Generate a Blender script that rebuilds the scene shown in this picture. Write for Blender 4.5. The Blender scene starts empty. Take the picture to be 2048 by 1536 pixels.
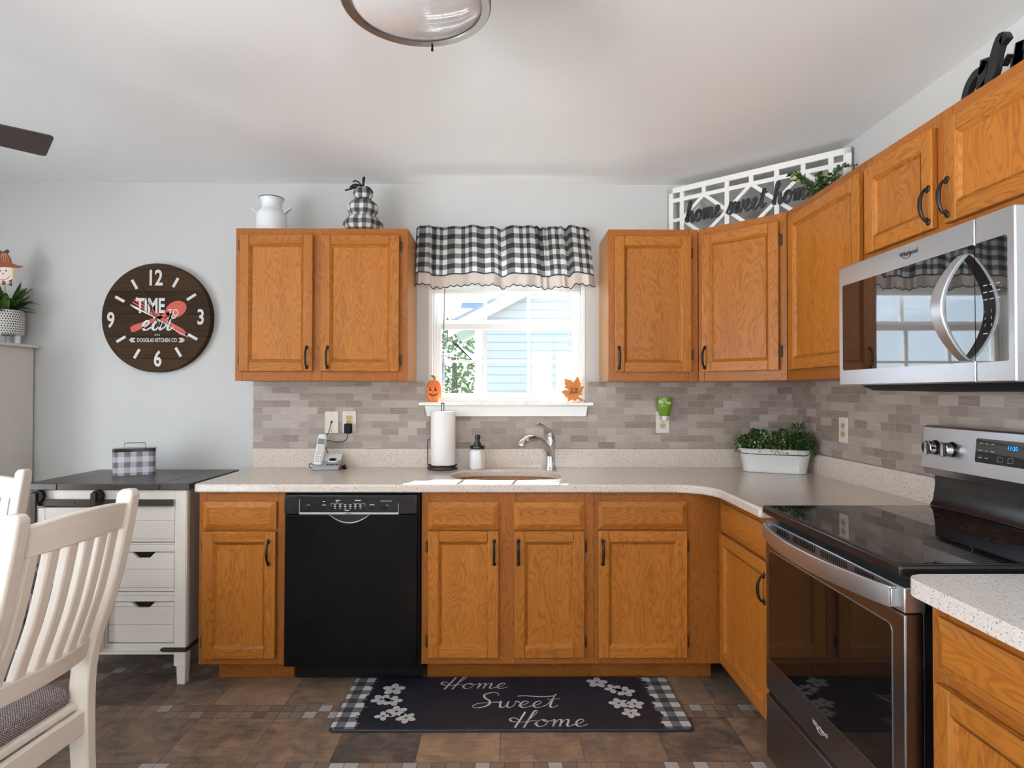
import bpy, bmesh, math, random
from mathutils import Matrix, Vector
PI = math.pi
R = math.radians
random.seed(7)
SC = bpy.context.scene
COL = SC.collection

# ------------------------------------------------------------------ camera, sky, sun, large lights, exposure
F_PX, CAM = 1234.0, Vector((0.0, -3.36, 1.318))
YAW, PIT, ROL = 0.0072, 0.0137, 0.0015
cam_d = bpy.data.cameras.new('camera')
cam_d.sensor_width = 36.0
cam_d.lens = F_PX / 2048.0 * 36.0
cam_d.clip_start = 0.02
cam = bpy.data.objects.new('camera', cam_d)
COL.objects.link(cam)
_r = Vector((math.cos(YAW), -math.sin(YAW), 0))
_f = Vector((math.sin(YAW) * math.cos(PIT), math.cos(YAW) * math.cos(PIT), math.sin(PIT)))
_u = _r.cross(_f)
_r2 = _r * math.cos(ROL) + _u * math.sin(ROL)
_u2 = _u * math.cos(ROL) - _r * math.sin(ROL)
cam.matrix_world = Matrix(((_r2.x, _u2.x, -_f.x, CAM.x), (_r2.y, _u2.y, -_f.y, CAM.y), (_r2.z, _u2.z, -_f.z, CAM.z), (0, 0, 0, 1)))
SC.camera = cam
SC.view_settings.view_transform = 'Standard'
SC.view_settings.look = 'None'
SC.view_settings.gamma = 1.0
SC.view_settings.exposure = 0.24
try:
    SC.view_settings.use_curve_mapping = False
except Exception:
    pass
SKY_STRENGTH = 3.2
world = bpy.data.worlds.new('sky')
SC.world = world
world.use_nodes = True
wn = world.node_tree
wn.nodes.clear()
_tc = wn.nodes.new('ShaderNodeTexCoord')
_sx = wn.nodes.new('ShaderNodeSeparateXYZ')
_rp = wn.nodes.new('ShaderNodeValToRGB')
_bg = wn.nodes.new('ShaderNodeBackground')
_wo = wn.nodes.new('ShaderNodeOutputWorld')
wn.links.new(_tc.outputs['Generated'], _sx.inputs[0])
wn.links.new(_sx.outputs['Z'], _rp.inputs[0])
wn.links.new(_rp.outputs['Color'], _bg.inputs['Color'])
wn.links.new(_bg.outputs[0], _wo.inputs['Surface'])
_rp.color_ramp.elements[0].position = 0.0
_rp.color_ramp.elements[0].color = (0.80, 0.90, 1.0, 1)
_rp.color_ramp.elements[1].position = 0.6
_rp.color_ramp.elements[1].color = (0.42, 0.66, 1.0, 1)
_bg.inputs['Strength'].default_value = SKY_STRENGTH


def add_light(name, kind, loc, direction, energy, color=(1, 1, 1), size=None, angle=None, spread=None):
    d = bpy.data.lights.new(name, kind)
    d.energy = energy
    d.color = color
    if size and kind == 'AREA':
        d.shape = 'RECTANGLE'
        d.size, d.size_y = size
        if spread:
            d.spread = spread
    if angle is not None:
        d.angle = angle
    o = bpy.data.objects.new(name, d)
    COL.objects.link(o)
    o.location = loc
    o.rotation_euler = Vector(direction).to_track_quat('-Z', 'Y').to_euler()
    return o


SUN_DIR = Vector((-0.135, -1.0, -0.80))
add_light('sun', 'SUN', (1, 8, 6), SUN_DIR, 45.0, (1.0, 0.96, 0.90), angle=R(0.6))
add_light('patio_door_daylight', 'AREA', (-3.78, -2.9, 1.15), (1, 0.0, 0.06), 66.0, (0.97, 0.98, 1.0), size=(2.0, 1.8))
add_light('living_window_daylight', 'AREA', (0.75, -6.42, 1.40), (-0.05, 1, 0.9), 58.0, (0.96, 0.98, 1.0), size=(0.72, 1.6), spread=R(120))
add_light('added_bounce_fill', 'AREA', (-3.78, -5.3, 1.40), (1, 0.55, 1.3), 235.0, (1.0, 0.99, 0.97), size=(1.5, 1.6), spread=R(105))  # added fill aimed up for ceiling bounce, from an invented side window

# ------------------------------------------------------------------ layout numbers (metres)
RX, H = 1.558, 2.456            # right wall, ceiling
LX, FY = -3.7, -6.4             # left wall, wall behind the camera
CT = 0.914                      # worktop height
UB, UT = 1.374, 2.130           # wall cabinets: bottom, top


# ------------------------------------------------------------------ material helpers
def new_mat(name):
    m = bpy.data.materials.new(name)
    m.use_nodes = True
    nt = m.node_tree
    nt.nodes.clear()
    out = nt.nodes.new('ShaderNodeOutputMaterial')
    return m, nt, out


def nd(nt, typ, ins=None, **props):
    n = nt.nodes.new(typ)
    for k, v in props.items():
        setattr(n, k, v)
    for k, v in (ins or {}).items():
        s = n.inputs[k]
        if isinstance(v, bpy.types.NodeSocket):
            nt.links.new(v, s)
        else:
            if isinstance(v, tuple) and len(v) == 3 and len(getattr(s, 'default_value', (0, 0, 0))) == 4:
                v = (*v, 1)
            s.default_value = v
    return n


def mth(nt, op, a, b=0.0, c=None):
    ins = {0: a, 1: b}
    if c is not None:
        ins[2] = c
    return nd(nt, 'ShaderNodeMath', ins, operation=op).outputs[0]


def mixc(nt, f, a, b, mode='MIX'):
    n = nd(nt, 'ShaderNodeMix', {}, data_type='RGBA', blend_type=mode)
    for k, v in ((0, f), (6, a), (7, b)):
        s = n.inputs[k]
        if isinstance(v, bpy.types.NodeSocket):
            nt.links.new(v, s)
        else:
            s.default_value = (*v, 1) if isinstance(v, tuple) and len(v) == 3 else v
    return n.outputs[2]


def ramp(nt, fac, stops, interp='LINEAR'):
    n = nt.nodes.new('ShaderNodeValToRGB')
    cr = n.color_ramp
    cr.interpolation = interp
    while len(cr.elements) < len(stops):
        cr.elements.new(0.5)
    for e, (p, c) in zip(cr.elements, stops):
        e.position = p
        e.color = (*c, 1) if len(c) == 3 else c
    nt.links.new(fac, n.inputs[0])
    return n.outputs[0]


def uvs(nt):
    t = nd(nt, 'ShaderNodeTexCoord')
    s = nd(nt, 'ShaderNodeSeparateXYZ', {0: t.outputs['UV']})
    return s.outputs[0], s.outputs[1]


def vec(nt, x, y=0.0, z=0.0):
    return nd(nt, 'ShaderNodeCombineXYZ', {0: x, 1: y, 2: z}).outputs[0]


def noise(nt, v, scale=1.0, detail=2.0, rough=0.5, dist=0.0):
    return nd(nt, 'ShaderNodeTexNoise', {'Vector': v, 'Scale': scale, 'Detail': detail, 'Roughness': rough, 'Distortion': dist}).outputs['Fac']


def principled(nt, out, color, rough=0.5, metal=0.0, normal=None, **kw):
    ins = {'Base Color': color, 'Roughness': rough, 'Metallic': metal}
    if normal is not None:
        ins['Normal'] = normal
    ins.update(kw)
    p = nd(nt, 'ShaderNodeBsdfPrincipled', ins)
    nt.links.new(p.outputs[0], out.inputs[0])
    return p


def bump(nt, h, strength=0.2, dist=0.002):
    return nd(nt, 'ShaderNodeBump', {'Height': h, 'Strength': strength, 'Distance': dist}).outputs[0]


def plain(name, color, rough=0.5, metal=0.0, var=0.04, scale=30.0, **kw):
    m, nt, out = new_mat(name)
    t = nd(nt, 'ShaderNodeTexCoord')
    n = noise(nt, t.outputs['Object'], scale, 3.0)
    lo = tuple(max(0, c * (1 - var)) for c in color)
    hi = tuple(min(1, c * (1 + var)) for c in color)
    principled(nt, out, mixc(nt, n, lo, hi), rough, metal, **kw)
    return m


def oak(name, light, dark, rough=0.36, ring=42.0):
    m, nt, out = new_mat(name)
    u, v = uvs(nt)
    w1 = noise(nt, vec(nt, mth(nt, 'MULTIPLY', u, 9.0), mth(nt, 'MULTIPLY', v, 1.9)), 1.0, 2.0, 0.5)
    w2 = noise(nt, vec(nt, mth(nt, 'MULTIPLY', u, 40.0), mth(nt, 'MULTIPLY', v, 7.0), 3.0), 1.0, 2.0)
    ph = mth(nt, 'ADD', mth(nt, 'MULTIPLY', u, ring), mth(nt, 'ADD', mth(nt, 'MULTIPLY', w1, 46.0), mth(nt, 'MULTIPLY', w2, 3.6)))
    band = mth(nt, 'POWER', mth(nt, 'ADD', mth(nt, 'MULTIPLY', mth(nt, 'SINE', mth(nt, 'MULTIPLY', ph, 3.1)), 0.5), 0.5), 2.2)
    pore = noise(nt, vec(nt, mth(nt, 'MULTIPLY', u, 700.0), mth(nt, 'MULTIPLY', v, 22.0)), 1.0, 2.0, 0.6)
    pore = nd(nt, 'ShaderNodeMapRange', {0: pore, 1: 0.50, 2: 0.72, 3: 0.0, 4: 1.0}).outputs[0]
    big = noise(nt, vec(nt, mth(nt, 'MULTIPLY', u, 16.0), mth(nt, 'MULTIPLY', v, 1.2), 9.0), 1.0, 2.0)
    f = mth(nt, 'ADD', mth(nt, 'MULTIPLY', band, 0.34), mth(nt, 'MULTIPLY', pore, mth(nt, 'ADD', mth(nt, 'MULTIPLY', band, 0.35), 0.16)))
    f = mth(nt, 'ADD', f, mth(nt, 'MULTIPLY', mth(nt, 'SUBTRACT', big, 0.5), 0.7))
    f = nd(nt, 'ShaderNodeClamp', {0: f}).outputs[0]
    col = mixc(nt, f, light, dark)
    oi = nd(nt, 'ShaderNodeObjectInfo')
    col = nd(nt, 'ShaderNodeHueSaturation', {'Color': col, 'Value': nd(nt, 'ShaderNodeMapRange', {0: oi.outputs['Random'], 3: 0.92, 4: 1.08}).outputs[0]}).outputs[0]
    principled(nt, out, col, rough, 0.0, bump(nt, f, 0.12, 0.001), **{'Coat Weight': 0.05, 'Coat Roughness': 0.2, 'Specular IOR Level': 0.22})
    return m


def gingham(name, p, light, mid, dark, rough=0.9, trans=0.0, off=(0, 0), fold=0.0):
    m, nt, out = new_mat(name)
    u, v = uvs(nt)
    sx = mth(nt, 'LESS_THAN', mth(nt, 'FRACT', mth(nt, 'ADD', mth(nt, 'DIVIDE', u, p), 100.0 + off[0])), 0.5)
    sy = mth(nt, 'LESS_THAN', mth(nt, 'FRACT', mth(nt, 'ADD', mth(nt, 'DIVIDE', v, p), 100.0 + off[1])), 0.5)
    col = mixc(nt, sy, mixc(nt, sx, light, mid), mixc(nt, sx, mid, dark))
    weave = noise(nt, vec(nt, mth(nt, 'MULTIPLY', u, 1200.0), mth(nt, 'MULTIPLY', v, 1200.0)), 1.0, 1.0)
    col = mixc(nt, mth(nt, 'MULTIPLY', weave, 0.25), col, (0.3, 0.3, 0.3))
    if trans:
        d = nd(nt, 'ShaderNodeBsdfDiffuse', {0: col})
        t = nd(nt, 'ShaderNodeBsdfTranslucent', {0: col})
        mx = nd(nt, 'ShaderNodeMixShader', {0: trans, 1: d.outputs[0], 2: t.outputs[0]})
        nt.links.new(mx.outputs[0], out.inputs[0])
    else:
        principled(nt, out, col, rough, 0.0, bump(nt, weave, 0.1, 0.001))
    return m


def emission(name, color, strength):
    m, nt, out = new_mat(name)
    e = nd(nt, 'ShaderNodeEmission', {0: (*color, 1), 1: strength})
    nt.links.new(e.outputs[0], out.inputs[0])
    return m


def clear_glass(name, tint=(0.97, 0.99, 1.0), ior=1.45):
    m, nt, out = new_mat(name)
    bf = nd(nt, 'ShaderNodeNewGeometry').outputs['Backfacing']
    fr = nd(nt, 'ShaderNodeFresnel', {'IOR': nd(nt, 'ShaderNodeMapRange', {0: bf, 3: ior, 4: 1.0 / ior}).outputs[0]})
    tr = nd(nt, 'ShaderNodeBsdfTransparent', {0: (*tint, 1)})
    gl = nd(nt, 'ShaderNodeBsdfGlossy', {0: (1, 1, 1, 1), 'Roughness': 0.0})
    mx = nd(nt, 'ShaderNodeMixShader', {0: fr.outputs[0], 1: tr.outputs[0], 2: gl.outputs[0]})
    nt.links.new(mx.outputs[0], out.inputs[0])
    return m


def brushed(name, color, rough=0.26, axis=0, amt=0.1):
    m, nt, out = new_mat(name)
    t = nd(nt, 'ShaderNodeTexCoord')
    s = nd(nt, 'ShaderNodeSeparateXYZ', {0: t.outputs['Object']})
    k = [900.0, 900.0, 900.0]
    k[axis] = 6.0
    v = vec(nt, *[mth(nt, 'MULTIPLY', s.outputs[i], k[i]) for i in range(3)])
    n = noise(nt, v, 1.0, 2.0)
    r = nd(nt, 'ShaderNodeMapRange', {0: n, 3: rough * (1 - amt * 2), 4: rough * (1 + amt * 2)}).outputs[0]
    col = mixc(nt, n, tuple(c * 0.94 for c in color), tuple(min(1, c * 1.05) for c in color))
    principled(nt, out, col, r, 1.0)
    return m


def quartz(name, base=(0.58, 0.50, 0.435)):
    m, nt, out = new_mat(name)
    t = nd(nt, 'ShaderNodeTexCoord')
    col = base
    v1 = nd(nt, 'ShaderNodeTexVoronoi', {'Vector': t.outputs['Object'], 'Scale': 400.0})
    s1 = nd(nt, 'ShaderNodeSeparateColor', {0: v1.outputs['Color']})
    col = mixc(nt, mth(nt, 'MULTIPLY', s1.outputs[0], 0.55), base, tuple(c * 1.38 for c in base))
    col = mixc(nt, mth(nt, 'GREATER_THAN', s1.outputs[1], 0.93), col, (0.70, 0.66, 0.60))
    col = mixc(nt, mth(nt, 'GREATER_THAN', s1.outputs[2], 0.95), col, tuple(c * 0.42 for c in base))
    principled(nt, out, col, 0.17, 0.0, **{'IOR': 1.5})
    return m


def tile_mat(name):
    m, nt, out = new_mat(name)
    u, v = uvs(nt)
    b = nd(nt, 'ShaderNodeTexBrick', {'Vector': vec(nt, u, v), 'Color1': (0, 0, 0), 'Color2': (1, 1, 1), 'Mortar': (0.55, 0.55, 0.55), 'Scale': 1.0,
                                      'Mortar Size': 0.0009, 'Mortar Smooth': 0.2, 'Bias': 0.0, 'Brick Width': 0.098, 'Row Height': 0.0374}, offset=0.5)
    tone = nd(nt, 'ShaderNodeSeparateColor', {0: b.outputs['Color']}).outputs[0]
    st = noise(nt, vec(nt, mth(nt, 'MULTIPLY', u, 13.0), mth(nt, 'MULTIPLY', v, 210.0), mth(nt, 'MULTIPLY', tone, 40.0)), 1.0, 3.0, 0.6, 0.6)
    f = mth(nt, 'ADD', mth(nt, 'MULTIPLY', tone, 0.60), mth(nt, 'MULTIPLY', st, 0.55))
    col = ramp(nt, f, [(0.08, (0.12, 0.09, 0.071)), (0.32, (0.27, 0.215, 0.178)), (0.6, (0.35, 0.29, 0.25)), (1.0, (0.49, 0.43, 0.385))])
    col = mixc(nt, mth(nt, 'MULTIPLY', b.outputs['Fac'], 0.7), col, (0.45, 0.39, 0.345))
    principled(nt, out, col, 0.42, 0.0, bump(nt, mth(nt, 'SUBTRACT', 1.0, b.outputs['Fac']), 0.25, 0.001))
    return m


def floor_mat(name):
    m, nt, out = new_mat(name)
    t = nd(nt, 'ShaderNodeTexCoord')
    s = nd(nt, 'ShaderNodeSeparateXYZ', {0: t.outputs['Object']})
    X, Y = s.outputs[0], s.outputs[1]
    P = 0.406
    yy = mth(nt, 'ADD', mth(nt, 'MULTIPLY', Y, -1.0), -0.737 + P * 20)
    row = mth(nt, 'FLOOR', mth(nt, 'DIVIDE', yy, P))
    tt = mth(nt, 'SUBTRACT', yy, mth(nt, 'MULTIPLY', row, P))
    strip = mth(nt, 'LESS_THAN', tt, 0.105)

    def cell(coord, size, off):
        a = mth(nt, 'DIVIDE', mth(nt, 'ADD', coord, off), size)
        i = mth(nt, 'FLOOR', a)
        fr = mth(nt, 'SUBTRACT', a, i)
        e = mth(nt, 'MULTIPLY', mth(nt, 'MINIMUM', fr, mth(nt, 'SUBTRACT', 1.0, fr)), size)
        return i, e
    sxi, sxe = cell(X, 0.0515, 10.0)
    syi, sye = cell(tt, 0.0525, 0.0)
    lxi, lxe = cell(X, 0.304, 1.241 + 3.04)
    lye = mth(nt, 'MINIMUM', mth(nt, 'SUBTRACT', tt, 0.105), mth(nt, 'SUBTRACT', P, tt))
    rs = nd(nt, 'ShaderNodeTexWhiteNoise', {'Vector': vec(nt, sxi, syi, row)}, noise_dimensions='3D').outputs[0]
    rl = nd(nt, 'ShaderNodeTexWhiteNoise', {'Vector': vec(nt, lxi, row, 77.0)}, noise_dimensions='3D').outputs[0]
    P3 = vec(nt, X, Y, mth(nt, 'MULTIPLY', rl, 30.0))
    n1 = noise(nt, P3, 9.0, 5.0, 0.65, 0.8)
    n2 = noise(nt, P3, 70.0, 4.0, 0.75)
    n3 = noise(nt, vec(nt, mth(nt, 'MULTIPLY', X, 8.0), mth(nt, 'MULTIPLY', Y, 60.0), rl), 1.0, 3.0)
    f = mth(nt, 'ADD', mth(nt, 'ADD', mth(nt, 'MULTIPLY', n1, 1.75), -0.36), mth(nt, 'MULTIPLY', mth(nt, 'SUBTRACT', rl, 0.5), 0.55))
    f = mth(nt, 'ADD', f, mth(nt, 'MULTIPLY', mth(nt, 'SUBTRACT', n3, 0.5), 0.5))
    large = ramp(nt, f, [(0.15, (0.115, 0.090, 0.077)), (0.40, (0.215, 0.155, 0.122)), (0.62, (0.32, 0.205, 0.138)), (0.95, (0.46, 0.30, 0.19))])
    small = ramp(nt, rs, [(0.0, (0.20, 0.135, 0.10)), (0.35, (0.26, 0.18, 0.14)), (0.6, (0.35, 0.24, 0.165)), (0.8, (0.28, 0.235, 0.20)), (0.82, (0.47, 0.44, 0.42)), (1.0, (0.55, 0.53, 0.51))])
    col = mixc(nt, strip, large, small)
    col = mixc(nt, mth(nt, 'MULTIPLY', n2, 0.55), col, mixc(nt, 0.55, col, (0.03, 0.025, 0.02)))
    e = mth(nt, 'ADD', mth(nt, 'MULTIPLY', strip, mth(nt, 'MINIMUM', sxe, sye)), mth(nt, 'MULTIPLY', mth(nt, 'SUBTRACT', 1.0, strip), mth(nt, 'MINIMUM', lxe, lye)))
    g = mth(nt, 'LESS_THAN', e, 0.0016)
    col = mixc(nt, mth(nt, 'MULTIPLY', g, 0.75), col, (0.06, 0.045, 0.036))
    h = mth(nt, 'SUBTRACT', mth(nt, 'MULTIPLY', n1, 0.3), g)
    principled(nt, out, col, 0.42, 0.0, bump(nt, h, 0.18, 0.001))
    return m


def planks(name, c1, c2, seam, width, rough=0.5, streak=140.0, spec=0.4):
    """painted or stained boards: streaks along v, seams every `width` across u"""
    m, nt, out = new_mat(name)
    u, v = uvs(nt)
    st = noise(nt, vec(nt, mth(nt, 'MULTIPLY', u, streak), mth(nt, 'MULTIPLY', v, 3.0)), 1.0, 4.0, 0.65, 0.3)
    a = mth(nt, 'DIVIDE', mth(nt, 'ADD', u, 100 * width), width)
    i = mth(nt, 'FLOOR', a)
    fr = mth(nt, 'SUBTRACT', a, i)
    rn = nd(nt, 'ShaderNodeTexWhiteNoise', {'W': i}, noise_dimensions='1D').outputs[0]
    f = mth(nt, 'ADD', mth(nt, 'MULTIPLY', st, 0.95), mth(nt, 'MULTIPLY', mth(nt, 'SUBTRACT', rn, 0.5), 0.4))
    col = mixc(nt, nd(nt, 'ShaderNodeClamp', {0: f}).outputs[0], c1, c2)
    g = mth(nt, 'LESS_THAN', mth(nt, 'MULTIPLY', mth(nt, 'MINIMUM', fr, mth(nt, 'SUBTRACT', 1.0, fr)), width), 0.0012)
    col = mixc(nt, g, col, seam)
    principled(nt, out, col, rough, 0.0, bump(nt, mth(nt, 'SUBTRACT', st, g), 0.15, 0.001), **{'Specular IOR Level': spec})
    return m


M = {}
M['wall'] = plain('wall_paint', (0.535, 0.535, 0.525), 0.6, var=0.012, scale=3)
M['ceiling'] = plain('ceiling_paint', (0.85, 0.87, 0.885), 0.42, var=0.012, scale=3)
M['trim'] = plain('white_trim', (0.83, 0.82, 0.79), 0.32, var=0.01)
M['vinyl'] = plain('white_vinyl', (0.82, 0.82, 0.80), 0.3, var=0.01)
OAK_L, OAK_D = (0.42, 0.149, 0.022), (0.185, 0.050, 0.006)
M['oak'] = oak('golden_oak', OAK_L, OAK_D)
M['oak_frame'] = oak('golden_oak_frame', (0.34, 0.112, 0.019), (0.185, 0.050, 0.007), 0.36, 30.0)
M['oak_side'] = oak('oak_side_veneer', (0.43, 0.19, 0.05), (0.31, 0.125, 0.03), 0.33, 14.0)
M['bronze'] = plain('oil_rubbed_bronze', (0.030, 0.026, 0.024), 0.38, 0.7, var=0.2)
M['antique'] = plain('antique_brass_hinge', (0.10, 0.075, 0.045), 0.4, 0.8, var=0.2)
M['quartz'] = quartz('speckled_quartz')
M['quartz_lit'] = quartz('speckled_quartz_lit', (0.62, 0.58, 0.54))  # same stone, paler and cooler: strong light on it put into the colour
M['tile'] = tile_mat('stone_strip_tile')
M['floor'] = floor_mat('slate_look_floor')
M['steel'] = brushed('brushed_steel', (0.60, 0.62, 0.65), 0.36, 1, 0.05)
M['steel_x'] = brushed('brushed_steel_sink', (0.66, 0.65, 0.63), 0.30, 0)
M['dark_steel'] = brushed('dark_stainless', (0.25, 0.235, 0.24), 0.30, 1, 0.04)
M['chrome'] = plain('chrome', (0.75, 0.75, 0.76), 0.06, 1.0, var=0.02)
M['black_glass'] = plain('black_glass', (0.006, 0.006, 0.007), 0.03, 0.0, var=0.0, **{'IOR': 1.6})
M['oven_glass'] = plain('oven_glass', (0.006, 0.005, 0.005), 0.03, 0.0, var=0.0, **{'IOR': 1.5})
M['mw_glass'] = plain('microwave_glass', (0.010, 0.008, 0.009), 0.025, 0.0, var=0.0, **{'IOR': 2.3})
M['black'] = plain('black_enamel', (0.008, 0.008, 0.009), 0.22, var=0.1)
M['black_matte'] = plain('black_matte', (0.009, 0.009, 0.010), 0.55, var=0.1, **{'Specular IOR Level': 0.2})
M['dw_black'] = plain('dishwasher_black', (0.004, 0.004, 0.0045), 0.22, var=0.05, **{'Specular IOR Level': 0.16})
M['white_ink'] = plain('white_print', (0.62, 0.62, 0.60), 0.6, var=0.02)
M['mid_ink'] = plain('grey_print', (0.30, 0.31, 0.32), 0.6, var=0.02)
M['white_plastic'] = plain('white_plastic', (0.78, 0.77, 0.75), 0.35, var=0.01)
M['almond'] = plain('almond_plastic', (0.66, 0.60, 0.48), 0.35, var=0.01)
M['grey_plastic'] = plain('grey_plastic', (0.33, 0.33, 0.34), 0.4, var=0.02)
M['blue_digit'] = emission('blue_digits', (0.02, 0.30, 1.0), 2.2)
M['glass'] = clear_glass('window_glass')
M['table_glass'] = clear_glass('table_glass', (0.90, 0.96, 0.94), 1.5)
M['milk_glass'] = plain('milk_glass', (0.70, 0.69, 0.70), 0.08, var=0.01, **{'Coat Weight': 0.6})
M['nickel'] = plain('brushed_nickel', (0.30, 0.29, 0.28), 0.3, 1.0, var=0.03)
M['fan_wood'] = planks('fan_blade_wood', (0.060, 0.042, 0.038), (0.030, 0.022, 0.020), (0.03, 0.02, 0.02), 5.0, 0.45)
M['clock_wood'] = planks('dark_plank_wood', (0.085, 0.048, 0.026), (0.004, 0.004, 0.004), (0.003, 0.003, 0.003), 0.12, 0.75, streak=90.0, spec=0.1)
M['red_ink'] = plain('faded_red_print', (0.56, 0.085, 0.06), 0.6, var=0.1)
M['brown_wood'] = planks('dark_brown_tabletop', (0.085, 0.066, 0.056), (0.028, 0.022, 0.020), (0.02, 0.016, 0.014), 0.14, 0.34, streak=70.0)
M['white_wood'] = planks('whitewashed_boards', (0.72, 0.66, 0.595), (0.84, 0.80, 0.745), (0.42, 0.37, 0.31), 0.082, 0.5, streak=90.0)
M['chair_wood'] = planks('whitewashed_chair', (0.70, 0.62, 0.54), (0.84, 0.79, 0.725), (0.5, 0.4, 0.3), 7.0, 0.42, streak=160.0)
M['buffet_side'] = plain('reflected_brown_side', (0.36, 0.30, 0.26), 0.5, var=0.05)  # white sides; brown reflection of the oak cabinets is put into the colour
M['greige_wood'] = planks('greige_hutch_wood', (0.66, 0.61, 0.575), (0.74, 0.685, 0.65), (0.4, 0.35, 0.3), 5.0, 0.45, streak=120.0)
M['iron'] = plain('dark_iron', (0.060, 0.048, 0.038), 0.5, 0.6, var=0.1)
M['gingham'] = gingham('black_white_check', 0.0545, (0.74, 0.74, 0.73), (0.21, 0.205, 0.21), (0.013, 0.013, 0.016), trans=0.5)
M['plaid'] = gingham('black_white_plaid', 0.047, (0.70, 0.69, 0.65), (0.20, 0.20, 0.20), (0.014, 0.014, 0.016))
M['rug_check'] = gingham('mat_check', 0.0745, (0.66, 0.65, 0.64), (0.145, 0.145, 0.16), (0.016, 0.016, 0.022))
M['cloth_check'] = gingham('table_check', 0.135, (0.66, 0.65, 0.70), (0.15, 0.15, 0.17), (0.013, 0.013, 0.018))
M['tin_check'] = gingham('tin_check', 0.052, (0.62, 0.61, 0.68), (0.40, 0.39, 0.44), (0.12, 0.115, 0.135), rough=0.35)
M['hem'] = plain('cream_hem', (0.66, 0.60, 0.545), 0.9, var=0.06, scale=300)
M['black_yarn'] = plain('black_yarn', (0.014, 0.013, 0.016), 0.9, var=0.2)
M['rug'] = plain('charcoal_mat', (0.016, 0.018, 0.030), 0.55, var=0.35, scale=9)
M['rug_edge'] = plain('mat_rubber_edge', (0.012, 0.012, 0.014), 0.5)
M['cotton'] = plain('cotton_print', (0.56, 0.56, 0.58), 0.7, var=0.12, scale=60)
M['stem_ink'] = plain('brown_stem_print', (0.12, 0.045, 0.035), 0.7)
M['enamel'] = plain('white_enamel', (0.76, 0.77, 0.79), 0.22, var=0.02)
M['planter'] = plain('planter_enamel', (0.64, 0.645, 0.63), 0.22, var=0.015)
M['leaf_a'] = plain('leaf_green', (0.060, 0.125, 0.022), 0.5, var=0.4, scale=60)
M['leaf_b'] = plain('leaf_dark', (0.022, 0.055, 0.014), 0.5, var=0.4, scale=60)
M['leaf_c'] = plain('leaf_pale', (0.30, 0.38, 0.16), 0.5, var=0.3, scale=60)
M['orange'] = plain('pumpkin_orange', (0.80, 0.175, 0.030), 0.5, var=0.1)
M['leaf_orange'] = plain('maple_orange', (0.66, 0.235, 0.055), 0.6, var=0.15)
M['bark'] = plain('brown_paint', (0.10, 0.045, 0.022), 0.7, var=0.2)
M['raffia'] = plain('raffia', (0.62, 0.48, 0.28), 0.8, var=0.2)
M['letter_black'] = plain('black_letter', (0.010, 0.010, 0.011), 0.45, var=0.1)
M['sign_white'] = plain('white_sign_wood', (0.72, 0.71, 0.69), 0.55, var=0.05)
M['paper'] = plain('paper_towel', (0.82, 0.815, 0.80), 0.9, var=0.015, scale=120)
M['green_glaze'] = plain('green_glaze', (0.16, 0.30, 0.020), 0.12, var=0.25, scale=20)
M['cream_glaze'] = plain('cream_glaze', (0.60, 0.62, 0.42), 0.2, var=0.1)
M['brass_slot'] = plain('outlet_face', (0.55, 0.42, 0.20), 0.35, var=0.02)
M['screen'] = plain('phone_screen', (0.16, 0.24, 0.27), 0.2, var=0.1)
M['skin_print'] = plain('scarecrow_face', (0.80, 0.68, 0.56), 0.7, var=0.03)
M['rust'] = plain('rust_felt', (0.30, 0.075, 0.03), 0.85, var=0.2)
M['ring_grey'] = plain('burner_ring_grey', (0.055, 0.055, 0.058), 0.3)
M['seat_fabric'] = None
M['siding'] = None
M['roof'] = plain('grey_roof_shingle', (0.16, 0.18, 0.22), 0.9, var=0.3, scale=8)
M['grass'] = plain('lawn', (0.16, 0.18, 0.11), 0.9, var=0.4, scale=3)
M['tree_leaf'] = plain('tree_leaves', (0.09, 0.14, 0.04), 0.7, var=0.4, scale=4)
M['trunk'] = plain('tree_trunk', (0.10, 0.07, 0.05), 0.9, var=0.3)


def _fabric():
    m, nt, out = new_mat('woven_seat_fabric')
    u, v = uvs(nt)
    a = mth(nt, 'SINE', mth(nt, 'MULTIPLY', u, 900.0))
    b = mth(nt, 'SINE', mth(nt, 'MULTIPLY', v, 900.0))
    n = noise(nt, vec(nt, mth(nt, 'MULTIPLY', u, 160.0), mth(nt, 'MULTIPLY', v, 160.0)), 1.0, 2.0)
    f = mth(nt, 'ADD', mth(nt, 'MULTIPLY', mth(nt, 'MULTIPLY', a, b), 0.5), n)
    col = ramp(nt, f, [(0.25, (0.07, 0.05, 0.055)), (0.55, (0.22, 0.18, 0.18)), (0.85, (0.46, 0.41, 0.39))])
    principled(nt, out, col, 0.9, 0.0, bump(nt, f, 0.4, 0.002))
    return m


M['seat_fabric'] = _fabric()


def _siding():
    m, nt, out = new_mat('lap_siding')
    t = nd(nt, 'ShaderNodeTexCoord')
    s = nd(nt, 'ShaderNodeSeparateXYZ', {0: t.outputs['Object']})
    fr = mth(nt, 'FRACT', mth(nt, 'DIVIDE', mth(nt, 'ADD', s.outputs[2], 10.0), 0.11))
    col = mixc(nt, mth(nt, 'LESS_THAN', fr, 0.12), (0.30, 0.31, 0.32), (0.20, 0.21, 0.22))
    principled(nt, out, col, 0.6, 0.0, bump(nt, fr, 0.5, 0.01))
    return m


M['siding'] = _siding()


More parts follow.
